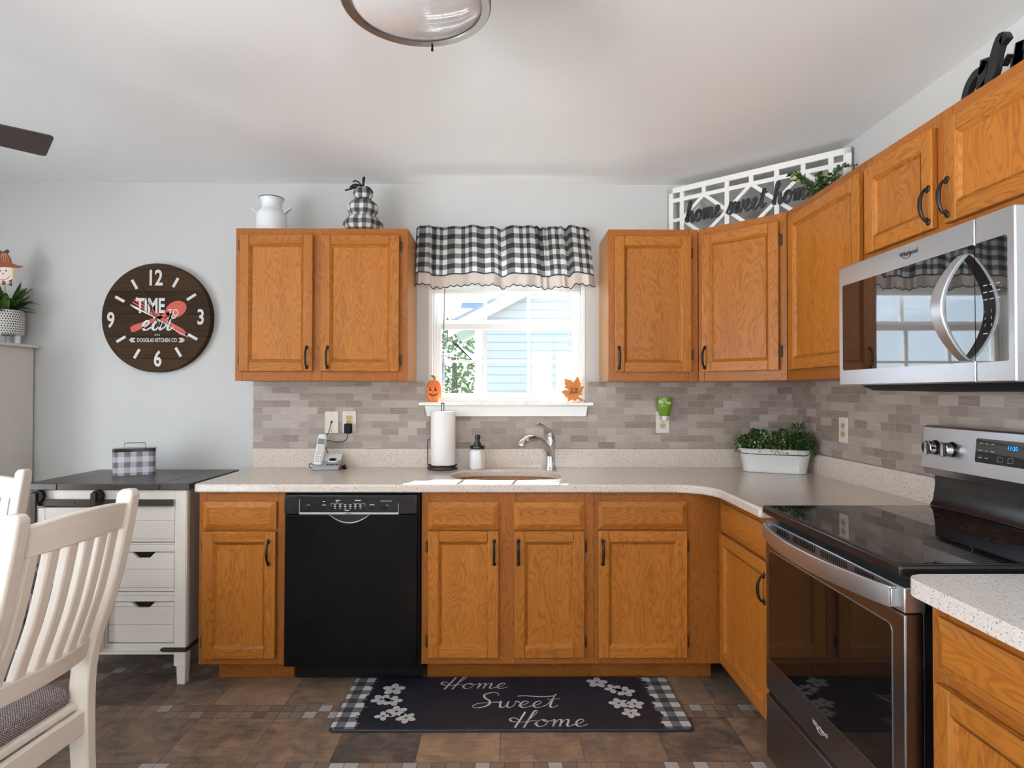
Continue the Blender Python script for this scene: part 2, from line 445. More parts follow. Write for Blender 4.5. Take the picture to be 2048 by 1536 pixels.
# ------------------------------------------------------------------ mesh helpers
class MB:
    def __init__(s):
        s.v, s.f, s.uv, s.mi = [], [], [], []
        s.M = Matrix.Identity(4)
        s.m = 0

    def add(s, verts, faces, uv=None, g='z', m=None):
        base = len(s.v)
        ou, ov = random.uniform(0, 40), random.uniform(0, 40)
        V = [Vector(p) for p in verts]
        gi = 'xyz'.index(g)
        for fc in faces:
            if uv is None:
                n = Vector((0, 0, 0))
                for i in range(len(fc)):
                    a, b = V[fc[i]], V[fc[(i + 1) % len(fc)]]
                    n += a.cross(b)
                ax = max(range(3), key=lambda i: abs(n[i]))
                rest = [i for i in range(3) if i != ax]
                if gi in rest:
                    vi = gi
                    ui = [i for i in rest if i != gi][0]
                else:
                    ui, vi = rest
                s.uv.append([(V[i][ui] + ou, V[i][vi] + ov) for i in fc])
            else:
                s.uv.append([uv[i] for i in fc])
            s.f.append([base + i for i in fc])
            s.mi.append(s.m if m is None else m)
        s.v += [s.M @ p for p in V]
        return s

    def hexa(s, p, g='z', m=None):
        # p: 8 points, bottom ring 0-3, top ring 4-7 (counter-clockwise seen from outside top)
        return s.add(p, [(3, 2, 1, 0), (4, 5, 6, 7), (0, 1, 5, 4), (1, 2, 6, 5), (2, 3, 7, 6), (3, 0, 4, 7)], None, g, m)

    def box(s, x0, x1, y0, y1, z0, z1, g='z', m=None):
        x0, x1 = min(x0, x1), max(x0, x1)
        y0, y1 = min(y0, y1), max(y0, y1)
        z0, z1 = min(z0, z1), max(z0, z1)
        return s.hexa([(x0, y0, z0), (x1, y0, z0), (x1, y1, z0), (x0, y1, z0), (x0, y0, z1), (x1, y0, z1), (x1, y1, z1), (x0, y1, z1)], g, m)

    def lathe(s, prof, n=32, c=(0, 0, 0), axis='z', m=None, sx=1.0, sy=1.0, fn=None):
        V, F, U = [], [], []
        k = len(prof)
        for j in range(n + 1):
            a = 2 * PI * j / n
            for i, (r, z) in enumerate(prof):
                rr = r * (fn(a, z) if fn else 1.0)
                p = (rr * math.cos(a) * sx, rr * math.sin(a) * sy, z)
                if axis == 'y':
                    p = (p[0], -p[2], p[1])
                elif axis == 'x':
                    p = (p[2], p[0], p[1])
                V.append((p[0] + c[0], p[1] + c[1], p[2] + c[2]))
                U.append((a * max(abs(q[0]) for q in prof), z + r * 0.5))
        # weld the seam geometrically: reuse verts of j=0 for j=n, uv kept per loop
        base = len(s.v)
        for j in range(n):
            for i in range(k - 1):
                a0, a1 = j * k + i, (j + 1) * k + i
                q = [a0, a1, a1 + 1, a0 + 1]
                q2 = [x if x < n * k else x - n * k for x in q]
                if prof[i][0] < 1e-6:
                    q, q2 = [q[0], q[2], q[3]], [i, q2[2], q2[3]]
                elif prof[i + 1][0] < 1e-6:
                    q, q2 = [q[0], q[1], q[2]], [q2[0], q2[1], i + 1]
                s.f.append([base + x for x in q2])
                s.uv.append([U[x] for x in q])
                s.mi.append(s.m if m is None else m)
        s.v += [s.M @ Vector(p) for p in V[:n * k]]
        return s

    def tube(s, pts, r, n=8, closed=False, m=None, flat=1.0):
        P = [Vector(p) for p in pts]
        L = len(P)
        rad = r if isinstance(r, (list, tuple)) else [r] * L
        V, F = [], []
        up = None
        for i, p in enumerate(P):
            if closed:
                t = (P[(i + 1) % L] - P[i - 1]).normalized()
            else:
                t = (P[min(i + 1, L - 1)] - P[max(i - 1, 0)]).normalized()
            if up is None:
                ref = Vector((0, 0, 1)) if abs(t.z) < 0.9 else Vector((1, 0, 0))
                up = (ref - t * ref.dot(t)).normalized()
            else:
                up = up - t * up.dot(t)
                up = up.normalized() if up.length > 1e-6 else t.orthogonal().normalized()
            b = t.cross(up)
            for j in range(n):
                a = 2 * PI * j / n
                V.append(p + up * (math.cos(a) * rad[i]) + b * (math.sin(a) * rad[i] * flat))
        for i in range(L if closed else L - 1):
            i2 = (i + 1) % L
            for j in range(n):
                j2 = (j + 1) % n
                F.append((i * n + j, i * n + j2, i2 * n + j2, i2 * n + j))
        if not closed:
            F.append(tuple(reversed(range(n))))
            F.append(tuple((L - 1) * n + j for j in range(n)))
        return s.add(V, F, None, 'z', m)

    def loft(s, rings, cap=True, g='z', m=None, closed=True):
        k = len(rings[0])
        V = [p for r in rings for p in r]
        F = []
        for i in range(len(rings) - 1):
            for j in range(k if closed else k - 1):
                j2 = (j + 1) % k
                F.append((i * k + j, i * k + j2, (i + 1) * k + j2, (i + 1) * k + j))
        if cap and closed:
            F.append(tuple(reversed(range(k))))
            F.append(tuple((len(rings) - 1) * k + j for j in range(k)))
        return s.add(V, F, None, g, m)

    def grid(s, fn, nu, nv, uvfn=None, m=None):
        V, U, F = [], [], []
        for i in range(nu + 1):
            for j in range(nv + 1):
                a, b = i / nu, j / nv
                V.append(fn(a, b))
                U.append(uvfn(a, b) if uvfn else (a, b))
        for i in range(nu):
            for j in range(nv):
                q = i * (nv + 1) + j
                F.append((q, q + nv + 1, q + nv + 2, q + 1))
        return s.add(V, F, U, 'z', m)

    def poly(s, pts, d0, d1, fr=None, g='z', m=None):
        """extrude a 2-D outline; fr maps (a, b, depth) to a point, default x/z outline with depth along y"""
        fr = fr or (lambda a, b, d: (a, d, b))
        n = len(pts)
        V = [fr(a, b, d0) for a, b in pts] + [fr(a, b, d1) for a, b in pts]
        F = [tuple(range(n)), tuple(reversed(range(n, 2 * n)))]
        for i in range(n):
            j = (i + 1) % n
            F.append((i, n + i, n + j, j))
        return s.add(V, F, None, g, m)

    def sphere(s, c, r, n=16, k=10, m=None):
        rx, ry, rz = r if isinstance(r, (tuple, list)) else (r, r, r)
        prof = [(math.sin(PI * i / k), -math.cos(PI * i / k) * rz) for i in range(k + 1)]
        prof[0], prof[-1] = (0.0, -rz), (0.0, rz)
        return s.lathe(prof, n, c, 'z', m, rx, ry)

    def ribbon(s, pts, w, d0, d1, fr, m=None):
        """a pen stroke: pts 2-D, w width (number or list), extruded from depth d0 to d1"""
        n = len(pts)
        ws = w if isinstance(w, list) else [w] * n
        Lp, Rp = [], []
        for i in range(n):
            a = pts[max(i - 1, 0)]
            b = pts[min(i + 1, n - 1)]
            dx, dy = b[0] - a[0], b[1] - a[1]
            l = math.hypot(dx, dy) or 1.0
            nx, ny = -dy / l * ws[i] / 2, dx / l * ws[i] / 2
            Lp.append((pts[i][0] + nx, pts[i][1] + ny))
            Rp.append((pts[i][0] - nx, pts[i][1] - ny))
        rings = [[fr(*Lp[i], d1), fr(*Rp[i], d1), fr(*Rp[i], d0), fr(*Lp[i], d0)] for i in range(n)]
        return s.loft(rings, True, 'z', m)

    def build(s, name, mats, parent=None, bevel=0.0, seg=2, smooth=35, sub=0):
        me = bpy.data.meshes.new(name)
        me.from_pydata([tuple(p) for p in s.v], [], s.f)
        ul = me.uv_layers.new(name='UVMap')
        flat = [c for q in s.uv for p in q for c in p]
        ul.data.foreach_set('uv', flat)
        for mm in (mats if isinstance(mats, (list, tuple)) else [mats]):
            me.materials.append(M[mm] if isinstance(mm, str) else mm)
        me.polygons.foreach_set('material_index', s.mi)
        me.polygons.foreach_set('use_smooth', [True] * len(s.f))
        me.update()
        bm = bmesh.new()
        bm.from_mesh(me)
        bmesh.ops.recalc_face_normals(bm, faces=bm.faces)
        bm.to_mesh(me)
        bm.free()
        me.set_sharp_from_angle(angle=R(smooth))
        o = bpy.data.objects.new(name, me)
        COL.objects.link(o)
        if parent is not None:
            o.parent = parent
        if bevel:
            b = o.modifiers.new('edge', 'BEVEL')
            b.width, b.segments, b.limit_method, b.angle_limit = bevel, seg, 'ANGLE', R(40)
        if sub:
            sd = o.modifiers.new('smooth', 'SUBSURF')
            sd.levels = sd.render_levels = sub
        return o


def thing(name, label, cat, loc=(0, 0, 0), rz=0.0, group=None):
    o = bpy.data.objects.new(name, None)
    o.empty_display_size = 0.1
    COL.objects.link(o)
    o.location = loc
    o.rotation_euler = (0, 0, rz)
    return tag(o, label, cat, group)


def tag(o, label, cat, group=None):
    o['label'] = label
    o['category'] = cat
    if group:
        o['group'] = group
    return o


def struct(o, label=None):
    o['kind'] = 'structure'
    if label:
        o['label'] = label
    return o


def plabel(o, label):
    o['label'] = label
    return o


def boxobj(name, mat, b, parent=None, bevel=0.0, g='z', seg=2):
    return MB().box(*b, g=g).build(name, mat, parent, bevel, seg)


def smooth_pts(pts, k=6, closed=False):
    n = len(pts)
    out = []
    rng = range(n if closed else n - 1)
    for i in rng:
        if closed:
            p0, p1, p2, p3 = pts[i - 1], pts[i], pts[(i + 1) % n], pts[(i + 2) % n]
        else:
            p0, p1, p2, p3 = pts[max(i - 1, 0)], pts[i], pts[i + 1], pts[min(i + 2, n - 1)]
        for j in range(k):
            t = j / k
            out.append(tuple(0.5 * ((2 * b) + (c - a) * t + (2 * a - 5 * b + 4 * c - d) * t * t + (3 * b - a - 3 * c + d) * t ** 3)
                             for a, b, c, d in zip(p0, p1, p2, p3)))
    if not closed:
        out.append(tuple(pts[-1]))
    return out


_tcache = {}


def text_geo(t, bold=0.0):
    if (t, bold) not in _tcache:
        c = bpy.data.curves.new('text', 'FONT')
        c.body = t
        c.size = 1.0
        c.offset = bold
        c.resolution_u = 3
        c.align_x = 'CENTER'
        o = bpy.data.objects.new('text', c)
        COL.objects.link(o)
        dg = bpy.context.evaluated_depsgraph_get()
        me = o.evaluated_get(dg).to_mesh()
        V = [(v.co.x, v.co.y) for v in me.vertices]
        F = [tuple(p.vertices) for p in me.polygons]
        o.evaluated_get(dg).to_mesh_clear()
        bpy.data.objects.remove(o)
        bpy.data.curves.remove(c)
        _tcache[(t, bold)] = (V, F)
    return _tcache[(t, bold)]


def put_text(mb, t, x, y, size, fr, d=0.0, bold=0.0, sx=1.0, m=None, shear=0.0):
    V, F = text_geo(t, bold)
    mb.add([fr(x + (a * sx + b * shear) * size, y + b * size, d) for a, b in V], F, None, 'z', m)


# cursive hand: strokes in x-height units, (advance, [strokes])
CUR = {
    'h': (1.45, [[(0, .15), (.35, .9), (.62, 1.9), (.5, 2.35), (.33, 2.0), (.3, .9), (.27, 0)], [(.28, .1), (.45, .75), (.75, 1), (.95, .8), (.93, .25), (1.1, 0), (1.45, .3)]]),
    'o': (1.25, [[(0, .3), (.25, .8), (.55, 1), (.25, .8), (.15, .4), (.35, .02), (.7, .05), (.95, .45), (.85, .88), (.55, 1), (.8, .72), (1.25, .8)]]),
    'm': (1.75, [[(0, .75), (.15, .98), (.24, .7), (.2, 0)], [(.2, .1), (.42, .8), (.62, 1), (.74, .8), (.7, 0)], [(.7, .1), (.92, .8), (1.12, 1), (1.27, .8), (1.23, .2), (1.4, 0), (1.75, .3)]]),
    'e': (1.0, [[(0, .2), (.42, .45), (.66, .78), (.5, 1.02), (.22, .82), (.12, .4), (.3, .03), (.62, .03), (1.0, .3)]]),
    's': (0.95, [[(0, .1), (.3, .6), (.52, 1.1), (.55, .75), (.72, .38), (.58, .03), (.2, .06)], [(.55, .02), (.75, .05), (.95, .25)]]),
    'w': (1.6, [[(0, .7), (.15, .98), (.2, .6), (.26, .12), (.5, .02), (.7, .4), (.76, .95)], [(.76, .95), (.74, .4), (.86, .04), (1.1, .06), (1.3, .5), (1.3, 1.0), (1.6, .8)]]),
    't': (1.0, [[(0, .2), (.3, .9), (.52, 1.9)], [(.52, 1.9), (.42, .9), (.4, .2), (.6, 0), (1.0, .35)], [(.05, 1.3), (.5, 1.28), (1.0, 1.42)]]),
    'a': (1.35, [[(.95, .85), (.6, 1.02), (.2, .65), (.2, .15), (.5, .02), (.85, .5), (.98, .98)], [(.98, .98), (.9, .35), (1.02, .03), (1.35, .3)]]),
    'f': (1.0, [[(0, .1), (.45, .9), (.8, 1.9), (.65, 2.3), (.48, 1.8), (.3, .2), (.15, -.9)], [(.1, .75), (.45, .8), (.8, .9), (1.0, .7)]]),
    'l': (0.75, [[(0, .1), (.4, 1.0), (.62, 1.95), (.5, 2.3), (.34, 1.9), (.3, .5), (.42, .03), (.75, .25)]]),
    'i': (0.7, [[(0, .2), (.28, .98), (.25, .25), (.42, 0), (.7, .3)], [(.36, 1.62), (.42, 1.56)]]),
    'c': (0.95, [[(.75, .75), (.5, 1.02), (.18, .6), (.3, .05), (.62, .03), (.95, .3)]]),
    'n': (1.3, [[(0, .75), (.15, .98), (.24, .7), (.2, 0)], [(.2, .1), (.45, .8), (.7, 1), (.86, .8), (.84, .2), (1.0, 0), (1.3, .3)]]),
    'H': (2.25, [[(.95, 2.1), (.8, 1.0), (.62, -.15)], [(.72, .85), (.2, 1.25), (-.15, 1.05), (.1, .72), (.8, .6), (1.4, .72), (1.75, 1.3), (2.05, 2.0), (1.95, 2.35), (1.75, 2.1), (1.6, 1.2), (1.42, -.15)], [(1.42, .1), (1.7, .7), (2.25, .8)]]),
    'S': (2.0, [[(1.75, 1.75), (1.65, 2.1), (1.1, 2.2), (.6, 1.85), (.8, 1.35), (1.25, .95), (1.3, .4), (.8, .02), (.25, .0), (.1, .3), (.5, .6), (1.2, .7), (2.0, .8)]]),
    'K': (2.2, [[(.1, .35), (-.12, .8), (.0, 1.5), (.45, 1.9), (1.0, 1.95), (1.2, 2.2)], [(1.15, 2.3), (.95, 1.2), (.75, -.1)], [(2.3, 2.45), (2.05, 2.75), (1.75, 2.2), (1.6, 1.5), (1.0, 1.0)], [(1.05, 1.0), (1.5, .75), (1.75, .2), (2.2, .1)]]),
    ' ': (0.9, []),
}


def script(mb, text, x, y, xh, fr, d0, d1, w=0.2, thin=0.45, sx=1.0, slant=0.15, k=5, m=None):
    cx = x
    for ch in text:
        adv, strokes = CUR[ch]
        for st in strokes:
            p = smooth_pts([((a * sx + b * slant), b) for a, b in st], k)
            q = [(cx + a * xh, y + b * xh) for a, b in p]
            ws = []
            for i in range(len(q)):
                a, b = q[max(i - 1, 0)], q[min(i + 1, len(q) - 1)]
                dx, dy = b[0] - a[0], b[1] - a[1]
                l = math.hypot(dx, dy) or 1
                dn = max(0.0, -dy / l)
                ws.append(w * xh * (thin + (1 - thin) * dn))
            mb.ribbon(q, ws, d0, d1, fr, m)
        cx += adv * xh * sx
    return cx

# ------------------------------------------------------------------ the room
BY1, CZ1 = 0.16, H + 0.12
struct(boxobj('floor', 'floor', (LX - 0.15, RX + 0.15, FY - 0.15, 0.16, -0.10, 0.0)))
struct(boxobj('ceiling', 'ceiling', (LX - 0.15, RX + 0.15, FY - 0.15, 0.16, H, CZ1)))
WX0, WX1, WZ0, WZ1 = -0.432, 0.424, 1.262, 2.10         # window opening
b = MB()
b.box(LX - 0.15, WX0, 0, BY1, 0, H).box(WX1, RX + 0.15, 0, BY1, 0, H).box(WX0, WX1, 0, BY1, 0, WZ0).box(WX0, WX1, 0, BY1, WZ1, H)
struct(b.build('wall_back', 'wall'))
struct(boxobj('wall_right', 'wall', (RX, RX + 0.15, FY, 0, 0, H)))
DY0, DY1, DZ1 = -3.95, -1.85, 2.06                      # patio door in the left wall
b = MB()
b.box(LX - 0.15, LX, DY1, 0, 0, H).box(LX - 0.15, LX, -4.5, DY0, 0, H).box(LX - 0.15, LX, FY, -6.1, 0, H).box(LX - 0.15, LX, -6.1, -4.5, 0, .55).box(LX - 0.15, LX, -6.1, -4.5, 2.25, H).box(LX - 0.15, LX, DY0, DY1, DZ1, H)
struct(b.build('wall_left', 'wall'))
VX0, VX1, VZ0, VZ1 = 0.34, 1.16, 0.55, 2.25            # living room window behind the camera
b = MB()
b.box(LX - 0.15, VX0, FY - 0.15, FY, 0, H).box(VX1, RX + 0.15, FY - 0.15, FY, 0, H).box(VX0, VX1, FY - 0.15, FY, 0, VZ0).box(VX0, VX1, FY - 0.15, FY, VZ1, H)
struct(b.build('wall_front', 'wall'))
# sliding patio door
d = struct(MB().box(LX - 0.12, LX + 0.012, DY0, DY0 + 0.06, 0, DZ1).box(LX - 0.12, LX + 0.012, DY1 - 0.06, DY1, 0, DZ1)
           .box(LX - 0.12, LX + 0.012, DY0, DY1, DZ1 - 0.06, DZ1).box(LX - 0.12, LX + 0.012, DY0, DY1, 0, 0.04)
           .box(LX - 0.09, LX - 0.05, -2.94, -2.86, 0.04, DZ1 - 0.06).build('door_1', 'vinyl', None, 0.004))
MB().box(LX - 0.075, LX - 0.069, DY0 + 0.05, DY1 - 0.05, 0.04, DZ1 - 0.06).build('door_pane', 'glass', d)
d = struct(MB().box(VX0, VX0 + 0.06, FY - 0.1, FY + 0.01, VZ0, VZ1).box(VX1 - 0.06, VX1, FY - 0.1, FY + 0.01, VZ0, VZ1)
           .box(VX0, VX1, FY - 0.1, FY + 0.01, VZ1 - 0.06, VZ1).box(VX0, VX1, FY - 0.1, FY + 0.01, VZ0, VZ0 + 0.06)
           .box((VX0 + VX1) / 2 - 0.03, (VX0 + VX1) / 2 + 0.03, FY - 0.09, FY, VZ0, VZ1).build('window_2', 'vinyl', None, 0.004))
MB().box(VX0 + 0.05, VX1 - 0.05, FY - 0.06, FY - 0.055, VZ0 + 0.05, VZ1 - 0.05).build('window_pane', 'glass', d)
struct(boxobj('baseboard_back', 'trim', (LX, -1.37, -0.014, 0, 0, 0.085), None, 0.004))
struct(boxobj('baseboard_left', 'trim', (LX, LX + 0.014, DY1, -0.014, 0, 0.085), None, 0.004))

d = struct(MB().box(LX - .1, LX + .01, -6.1, -6.04, .55, 2.25).box(LX - .1, LX + .01, -4.56, -4.5, .55, 2.25).box(LX - .1, LX + .01, -6.04, -4.56, 2.19, 2.25)
           .box(LX - .1, LX + .01, -6.04, -4.56, .55, .61).box(LX - .09, LX, -6.04, -4.56, 1.38, 1.42).build('added_window', 'vinyl', None, 0.004))  # unseen window, added as an opening for the upward fill
MB().box(LX - .06, LX - .055, -6.05, -4.55, .6, 2.2).build('window_pane', 'glass', d)

# kitchen window: frame, two sashes with grilles, panes, stool and apron
w = MB()
w.box(WX0, WX0 + 0.022, 0.002, 0.13, WZ0 + 0.012, WZ1).box(WX1 - 0.022, WX1, 0.002, 0.13, WZ0 + 0.012, WZ1).box(WX0 + .022, WX1 - .022, 0.003, 0.13, WZ1 - 0.022, WZ1).box(WX0 + .022, WX1 - .022, 0.047, 0.13, WZ0, WZ0 + 0.022)
w.box(WX0 + 0.0222, WX0 + 0.0338, 0.040, 0.12, WZ0 + .0225, WZ1 - .0225).box(WX1 - 0.0338, WX1 - 0.0222, 0.040, 0.12, WZ0 + .0225, WZ1 - .0225)
win = struct(w.build('window_1', 'vinyl', None, 0.003))
SX0, SX1 = WX0 + 0.034, WX1 - 0.034


def sash(name, y0, y1, z0, z1, bot, top, grid_rows):
    s = MB()
    s.box(SX0, SX0 + 0.030, y0, y1, z0, z1).box(SX1 - 0.030, SX1, y0, y1, z0, z1).box(SX0 + 0.030, SX1 - 0.030, y0 + .0006, y1 - .0006, z0, z0 + bot).box(SX0 + 0.030, SX1 - 0.030, y0 + .0006, y1 - .0006, z1 - top, z1)
    o = s.build(name, 'vinyl', win, 0.003)
    gx0, gx1, gz0, gz1 = SX0 + 0.030, SX1 - 0.030, z0 + bot, z1 - top
    ym = (y0 + y1) / 2
    g = MB()
    for k in (1, 2):
        x = gx0 + (gx1 - gx0) * k / 3
        g.box(x - 0.009, x + 0.009, ym - 0.007, ym + 0.007, gz0, gz1)
    for k in range(1, grid_rows):
        z = gz0 + (gz1 - gz0) * k / grid_rows
        g.box(gx0, gx1, ym - 0.006, ym + 0.006, z - 0.007, z + 0.007)
    g.build('window_grille', 'vinyl', o, 0.002)
    MB().box(gx0 - 0.004, gx1 + 0.004, ym + 0.010, ym + 0.013, gz0 - 0.004, gz1 + 0.004).build('window_pane', 'glass', o)
    return o


sash('lower_sash', 0.045, 0.078, WZ0 + 0.022, 1.700, 0.030, 0.034, 2)
sash('upper_sash', 0.082, 0.115, 1.685, WZ1 - 0.02, 0.036, 0.03, 2)
MB().box(-0.476, 0.463, -0.062, 0.046, 1.247, 1.2665).build('window_sill', 'trim', win, 0.005, 3)
a = MB()
ap = [(-0.448, 1.247), (0.434, 1.247), (0.424, 1.188), (-0.432, 1.188)]
a.poly(ap, -0.001, -0.034)
a.build('window_apron', 'trim', win, 0.004, 3)

# tiled backsplash
b = MB()
b.box(-1.377, -0.4492, -0.009, -0.0003, CT + 0.102, UB + 0.003, g='z').box(0.4352, RX - 0.0003, -0.009, -0.0003, CT + 0.102, UB + 0.003, g='z').box(-0.4492, 0.4352, -0.009, -0.0003, CT + 0.102, 1.187, g='z')
bk = b
# one running pattern over all three boxes
for fi, fc in enumerate(bk.f):
    bk.uv[fi] = [(bk.v[i].x + 50.03, bk.v[i].z + 10.0 - CT) for i in fc]
struct(bk.build('tile_backsplash', 'tile'), 'stone strip tile behind the worktop')
b = MB()
b.box(RX - 0.009, RX - 0.0003, -2.95, -0.0095, CT + 0.102, 1.46)
for fi, fc in enumerate(b.f):
    b.uv[fi] = [(-b.v[i].y + 20.31, b.v[i].z + 10.0 - CT) for i in fc]
struct(b.build('tile_backsplash', 'tile'), 'stone strip tile behind the range')


# ------------------------------------------------------------------ cabinets
def pull(parent, x, z, y, L=0.112):
    """bowed bronze pull standing on a door face at depth y (the face looks along -y)"""
    m = MB()
    h = L / 2 - 0.006
    pts = smooth_pts([(x, y - 0.004, z + h), (x, y - 0.016, z + h * 0.82), (x, y - 0.025, z + h * 0.42), (x, y - 0.027, z), (x, y - 0.025, z - h * 0.42), (x, y - 0.016, z - h * 0.82), (x, y - 0.004, z - h)], 4)
    n = len(pts)
    m.tube(pts, [0.0036 + 0.0028 * math.sin(PI * i / (n - 1)) ** 2 for i in range(n)], 8)
    for sg in (-1, 1):
        m.sphere((x, y - 0.003, z + sg * h), (0.0085, 0.004, 0.0095), 12, 6)
        m.sphere((x, y - 0.006, z + sg * (h - 0.006)), (0.0048, 0.005, 0.008), 10, 6)
    return m.build('handle', 'bronze', parent)


def hinge(parent, x, z, y):
    m = MB()
    m.box(x - 0.006, x + 0.006, y - 0.004, y + 0.001, z - 0.024, z + 0.024).tube([(x, y - 0.005, z - 0.026), (x, y - 0.005, z + 0.026)], 0.004, 8)
    return m.build('hinge', 'antique', parent, 0.001, 1)


def oak_door(parent, x0, x1, z0, z1, hinge_side=None, handle=None, sw=0.048, hz=0.07):
    yb, yf = 0.0, -0.020
    m = MB()
    m.box(x0, x0 + sw, yf, yb, z0, z1, g='z').box(x1 - sw, x1, yf, yb, z0, z1, g='z')
    m.box(x0 + sw, x1 - sw, yf, yb, z0, z0 + sw, g='x').box(x0 + sw, x1 - sw, yf, yb, z1 - sw, z1, g='x')
    o = m.build('door', 'oak', parent, 0.0035, 2)
    p = MB()
    a0, a1, c0, c1 = x0 + sw, x1 - sw, z0 + sw, z1 - sw
    for dz, w0, w1, ya, yb2 in ((0, 0.0, 0.006, yf + 0.002, yf + 0.006), (0, 0.006, 0.013, yf + 0.004, yf + 0.0115)):
        q = lambda k, y: [(a0 + k, y, c0 + k), (a1 - k, y, c0 + k), (a1 - k, y, c1 - k), (a0 + k, y, c1 - k)]
        A, B = q(w0, ya), q(w1, yb2)
        for i, gr in ((0, 'x'), (1, 'z'), (2, 'x'), (3, 'z')):
            j = (i + 1) % 4
            p.add([A[i], A[j], B[j], B[i]], [(0, 1, 2, 3)], None, gr)
    k = 0.0125
    p.add([(a0 + k, yf + 0.0115, c0 + k), (a1 - k, yf + 0.0115, c0 + k), (a1 - k, yf + 0.0115, c1 - k), (a0 + k, yf + 0.0115, c1 - k)], [(0, 1, 2, 3)], None, 'z')
    p.add([(a0 - .01, yb - .001, c0 - .01), (a1 + .01, yb - .001, c0 - .01), (a1 + .01, yb - .001, c1 + .01), (a0 - .01, yb - .001, c1 + .01)], [(3, 2, 1, 0)], None, 'z')
    p.build('door_panel', 'oak', o)
    if handle:
        pull(o, handle[0], handle[1], yf)
    if hinge_side:
        hx = x0 - 0.006 if hinge_side == 'l' else x1 + 0.006
        hinge(o, hx, z0 + hz, -0.001)
        hinge(o, hx, z1 - hz, -0.001)
    return o


def oak_drawer(parent, x0, x1, z0, z1):
    m = MB()
    m.box(x0, x1, -0.010, 0.0, z0, z1, g='x')
    k = 0.024
    A = [(x0, -0.010, z0), (x1, -0.010, z0), (x1, -0.010, z1), (x0, -0.010, z1)]
    B = [(x0 + k, -0.020, z0 + k), (x1 - k, -0.020, z0 + k), (x1 - k, -0.020, z1 - k), (x0 + k, -0.020, z1 - k)]
    C = [(x0 + k, -0.0175, z0 + k), (x1 - k, -0.0175, z0 + k), (x1 - k, -0.0175, z1 - k), (x0 + k, -0.0175, z1 - k)]
    for i, gr in ((0, 'x'), (1, 'z'), (2, 'x'), (3, 'z')):
        j = (i + 1) % 4
        m.add([A[i], A[j], B[j], B[i]], [(0, 1, 2, 3)], None, gr)
        m.add([B[i], B[j], C[j], C[i]], [(0, 1, 2, 3)], None, gr)
    m.add(C, [(0, 1, 2, 3)], None, 'x')
    return m.build('drawer', 'oak', parent, 0.0015, 1)


def carcass(root, w, z0, z1, depth, stiles, rails, toe=0.0, toe_x=(0.0, None), side='oak_side'):
    """box body behind a face frame; stiles are (x0, x1), rails (z0, z1)"""
    MB().box(0.0, w, 0.0195, depth, z0, z1, g='z').build('cabinet_body', side, root, 0.001, 1)
    m = MB()
    for a0, a1 in stiles:
        m.box(a0, a1, 0.0, 0.0195, z0, z1, g='z')
    for r0, r1 in rails:
        for (a0, a1), (b0, b1) in zip(stiles[:-1], stiles[1:]):
            m.box(a1, b0, 0.0006, 0.0195, r0, r1, g='x')
    m.build('face_frame', 'oak_frame', root, 0.0012, 1)
    if toe:
        MB().box(toe_x[0], toe_x[1] if toe_x[1] is not None else w, 0.132, 0.145, 0.0, toe, g='x').build('toe_kick', 'oak_frame', root, 0.001, 1)


def cabinet(name, label, cat, loc, rz, group):
    return thing(name, label, cat, loc, rz, group)


BZ0, BZ1 = 0.116, 0.876
GB, GU = 'oak base cabinets', 'oak wall cabinets'
YB = -0.611


def at(x0):
    return lambda x: x - x0


# narrow base cabinet left of the dishwasher
x0 = -1.363
t = cabinet('base_cabinet', 'narrow golden oak base cabinet between the white sideboard and black dishwasher', 'cabinet', (x0, YB, 0), 0, GB)
q = at(x0)
carcass(t, 0.380, BZ0, BZ1, 0.60, [(0, 0.032), (0.348, 0.380)], [(BZ0, BZ0 + .045), (.690, .726), (.830, BZ1)], BZ0, (0.03, 0.378))
oak_drawer(t, q(-1.341), q(-1.020), 0.712, 0.834)
oak_door(t, q(-1.341), q(-1.020), 0.147, 0.704, 'l', (q(-1.049), 0.613))
# sink base
x0 = -0.380
t = cabinet('sink_base_cabinet', 'two-door golden oak base cabinet under the sink, right of the dishwasher', 'cabinet', (x0, YB, 0), 0, GB)
q = at(x0)
carcass(t, 0.765, BZ0, BZ1, 0.60, [(0, 0.036), (0.338, 0.416), (0.722, 0.765)], [(BZ0, BZ0 + .045), (.690, .726), (.820, BZ1)], BZ0, (0.010, None))
oak_drawer(t, q(-.350), q(-.038), 0.711, 0.833)
oak_drawer(t, q(.030), q(.342), 0.711, 0.833)
oak_door(t, q(-.350), q(-.038), 0.148, 0.705, 'l', (q(-.058), 0.613))
oak_door(t, q(.030), q(.342), 0.148, 0.705, 'r', (q(.049), 0.613))
# blind corner cabinet
x0 = 0.386
t = cabinet('corner_base_cabinet', 'golden oak base cabinet with one door and a wide filler in the corner', 'cabinet', (x0, YB, 0), 0, GB)
q = at(x0)
carcass(t, 0.562, BZ0, BZ1, 0.60, [(0, 0.03), (0.40, 0.562)], [(BZ0, BZ0 + .045), (.690, .726), (.830, BZ1)], BZ0)
oak_drawer(t, q(.402), q(.798), 0.713, 0.836)
oak_door(t, q(.402), q(.796), 0.148, 0.706, 'r', (q(.421), 0.613))
